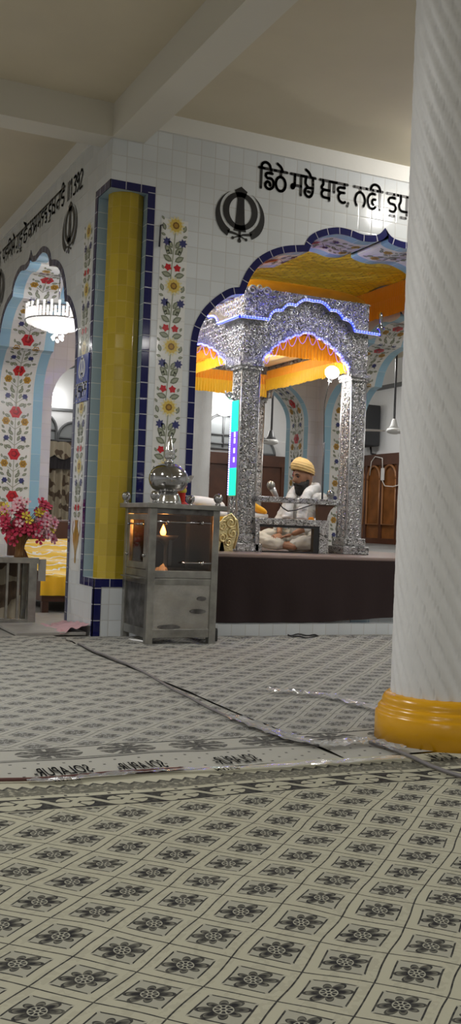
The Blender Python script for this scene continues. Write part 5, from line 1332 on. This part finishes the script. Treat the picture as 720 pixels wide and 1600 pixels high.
for s_ in (-1, 1):
    Q = MB(); Q.tube([HW(.094, s_ * .014, .034), HW(.093, s_ * .032, .041), HW(.080, s_ * .052, .034)], [.004, .005, .003], 6); put('eyebrow', mbmesh(Q), 'hair', pt)
    Q = MB(); Q.sphere(HW(.079, s_ * .033, .010), .0095, 12); put('eye', mbmesh(Q), 'eye_white', pt)
    Q = MB(); Q.tube([HW(.086, s_ * .018, .016), HW(.0905, s_ * .033, .019), HW(.083, s_ * .047, .014)], .0032, 6); put('eyelid', mbmesh(Q), 'hair', pt)
# orange patterned cloth corner at the waist
cushion('cloth_pouch', (2.385, 1.02, .93), (.03, .016, .045), -.4, 'orange_cloth', 'small orange patterned pouch beside the waist of the seated person', 'pouch')

# ------------------------------------------------------------------ light
def area(loc, rot, sx, sy, power, col=(1, .985, .95)):
    d = bpy.data.lights.new('tube_light', 'AREA'); d.shape = 'RECTANGLE'; d.size = sx; d.size_y = sy; d.energy = power; d.color = col
    o = bpy.data.objects.new('tube_light', d); o.location = loc; o.rotation_euler = rot; COL.objects.link(o); return o
def point(loc, power, r=.08, col=(1, .98, .95)):
    d = bpy.data.lights.new('bulb_or_fill_light', 'POINT'); d.energy = power; d.shadow_soft_size = r; d.color = col
    o = bpy.data.objects.new('bulb_or_fill_light', d); o.location = loc; COL.objects.link(o); return o
for (x, y, p) in ((-3.0, -2.2, 105), (3.8, -2.0, 45), (-3.5, -7.5, 55), (2.5, -7.5, 55), (5.5, -5, 50), (-4.5, 2.5, 70), (-3.5, -11, 50), (2.0, -11, 50)):
    area((x, y, 3.55), (0, 0, .6), 1.2, .12, p)
for (x, y, p) in ((2.2, 7.0, 25), (6.3, 6.5, 65), (6.6, 1.5, 50), (-3, 8, 35)): area((x, y, 3.6), (0, 0, .3), 1.2, .12, p)
point((2.9, -.85, 3.84), 34, .10); point((.8, 1.0, 2.9), 50, .1); point((2.44, .90, 2.23), 16, .05); point((2.05, 1.75, 2.46), 16, .08); point((CC[0] + .0, CC[1], 2.50), 8, .12); point((5.2, 9.1, 2.9), 20, .1); point((2.2, 9.1, 2.85), 5, .1)  # points inside the left wall and under mid canopy are added unseen fills
point((.352, -.50, .85), 4.5, .02, (1., .40, .10))
w = bpy.data.worlds.new('world'); SC.world = w; w.use_nodes = True
w.node_tree.nodes['Background'].inputs[0].default_value = (.6, .62, .65, 1); w.node_tree.nodes['Background'].inputs[1].default_value = .2

_names = {}
for o in list(SC.objects):
    if o.parent is None and o.get('category'): _names.setdefault(o.name.split('.')[0], []).append(o)
for k_, l in _names.items():
    if len(l) > 1:
        for o in l: o['group'] = {'carpet': 'patterned carpets', 'tape_strip': 'clear tape strips on the carpets', 'floor_cable': 'cables on the carpets', 'spiral_pillar': 'white spiral pillars', 'arched_window': 'round topped windows of the far wall', 'ceiling_fan': 'ceiling fans beyond the arches', 'hall_lamp': 'lamps of the far wall', 'wood_panelling': 'wood panelling of the far hall'}.get(k_, k_.replace('_', ' ') + 's')

SC.view_settings.view_transform = 'Standard'; SC.view_settings.look = 'None'; SC.view_settings.gamma = 1; SC.view_settings.use_curve_mapping = False
SC.view_settings.exposure = 0.
SC.cycles.use_denoising = True; SC.cycles.max_bounces = 8; SC.cycles.sample_clamp_indirect = 6
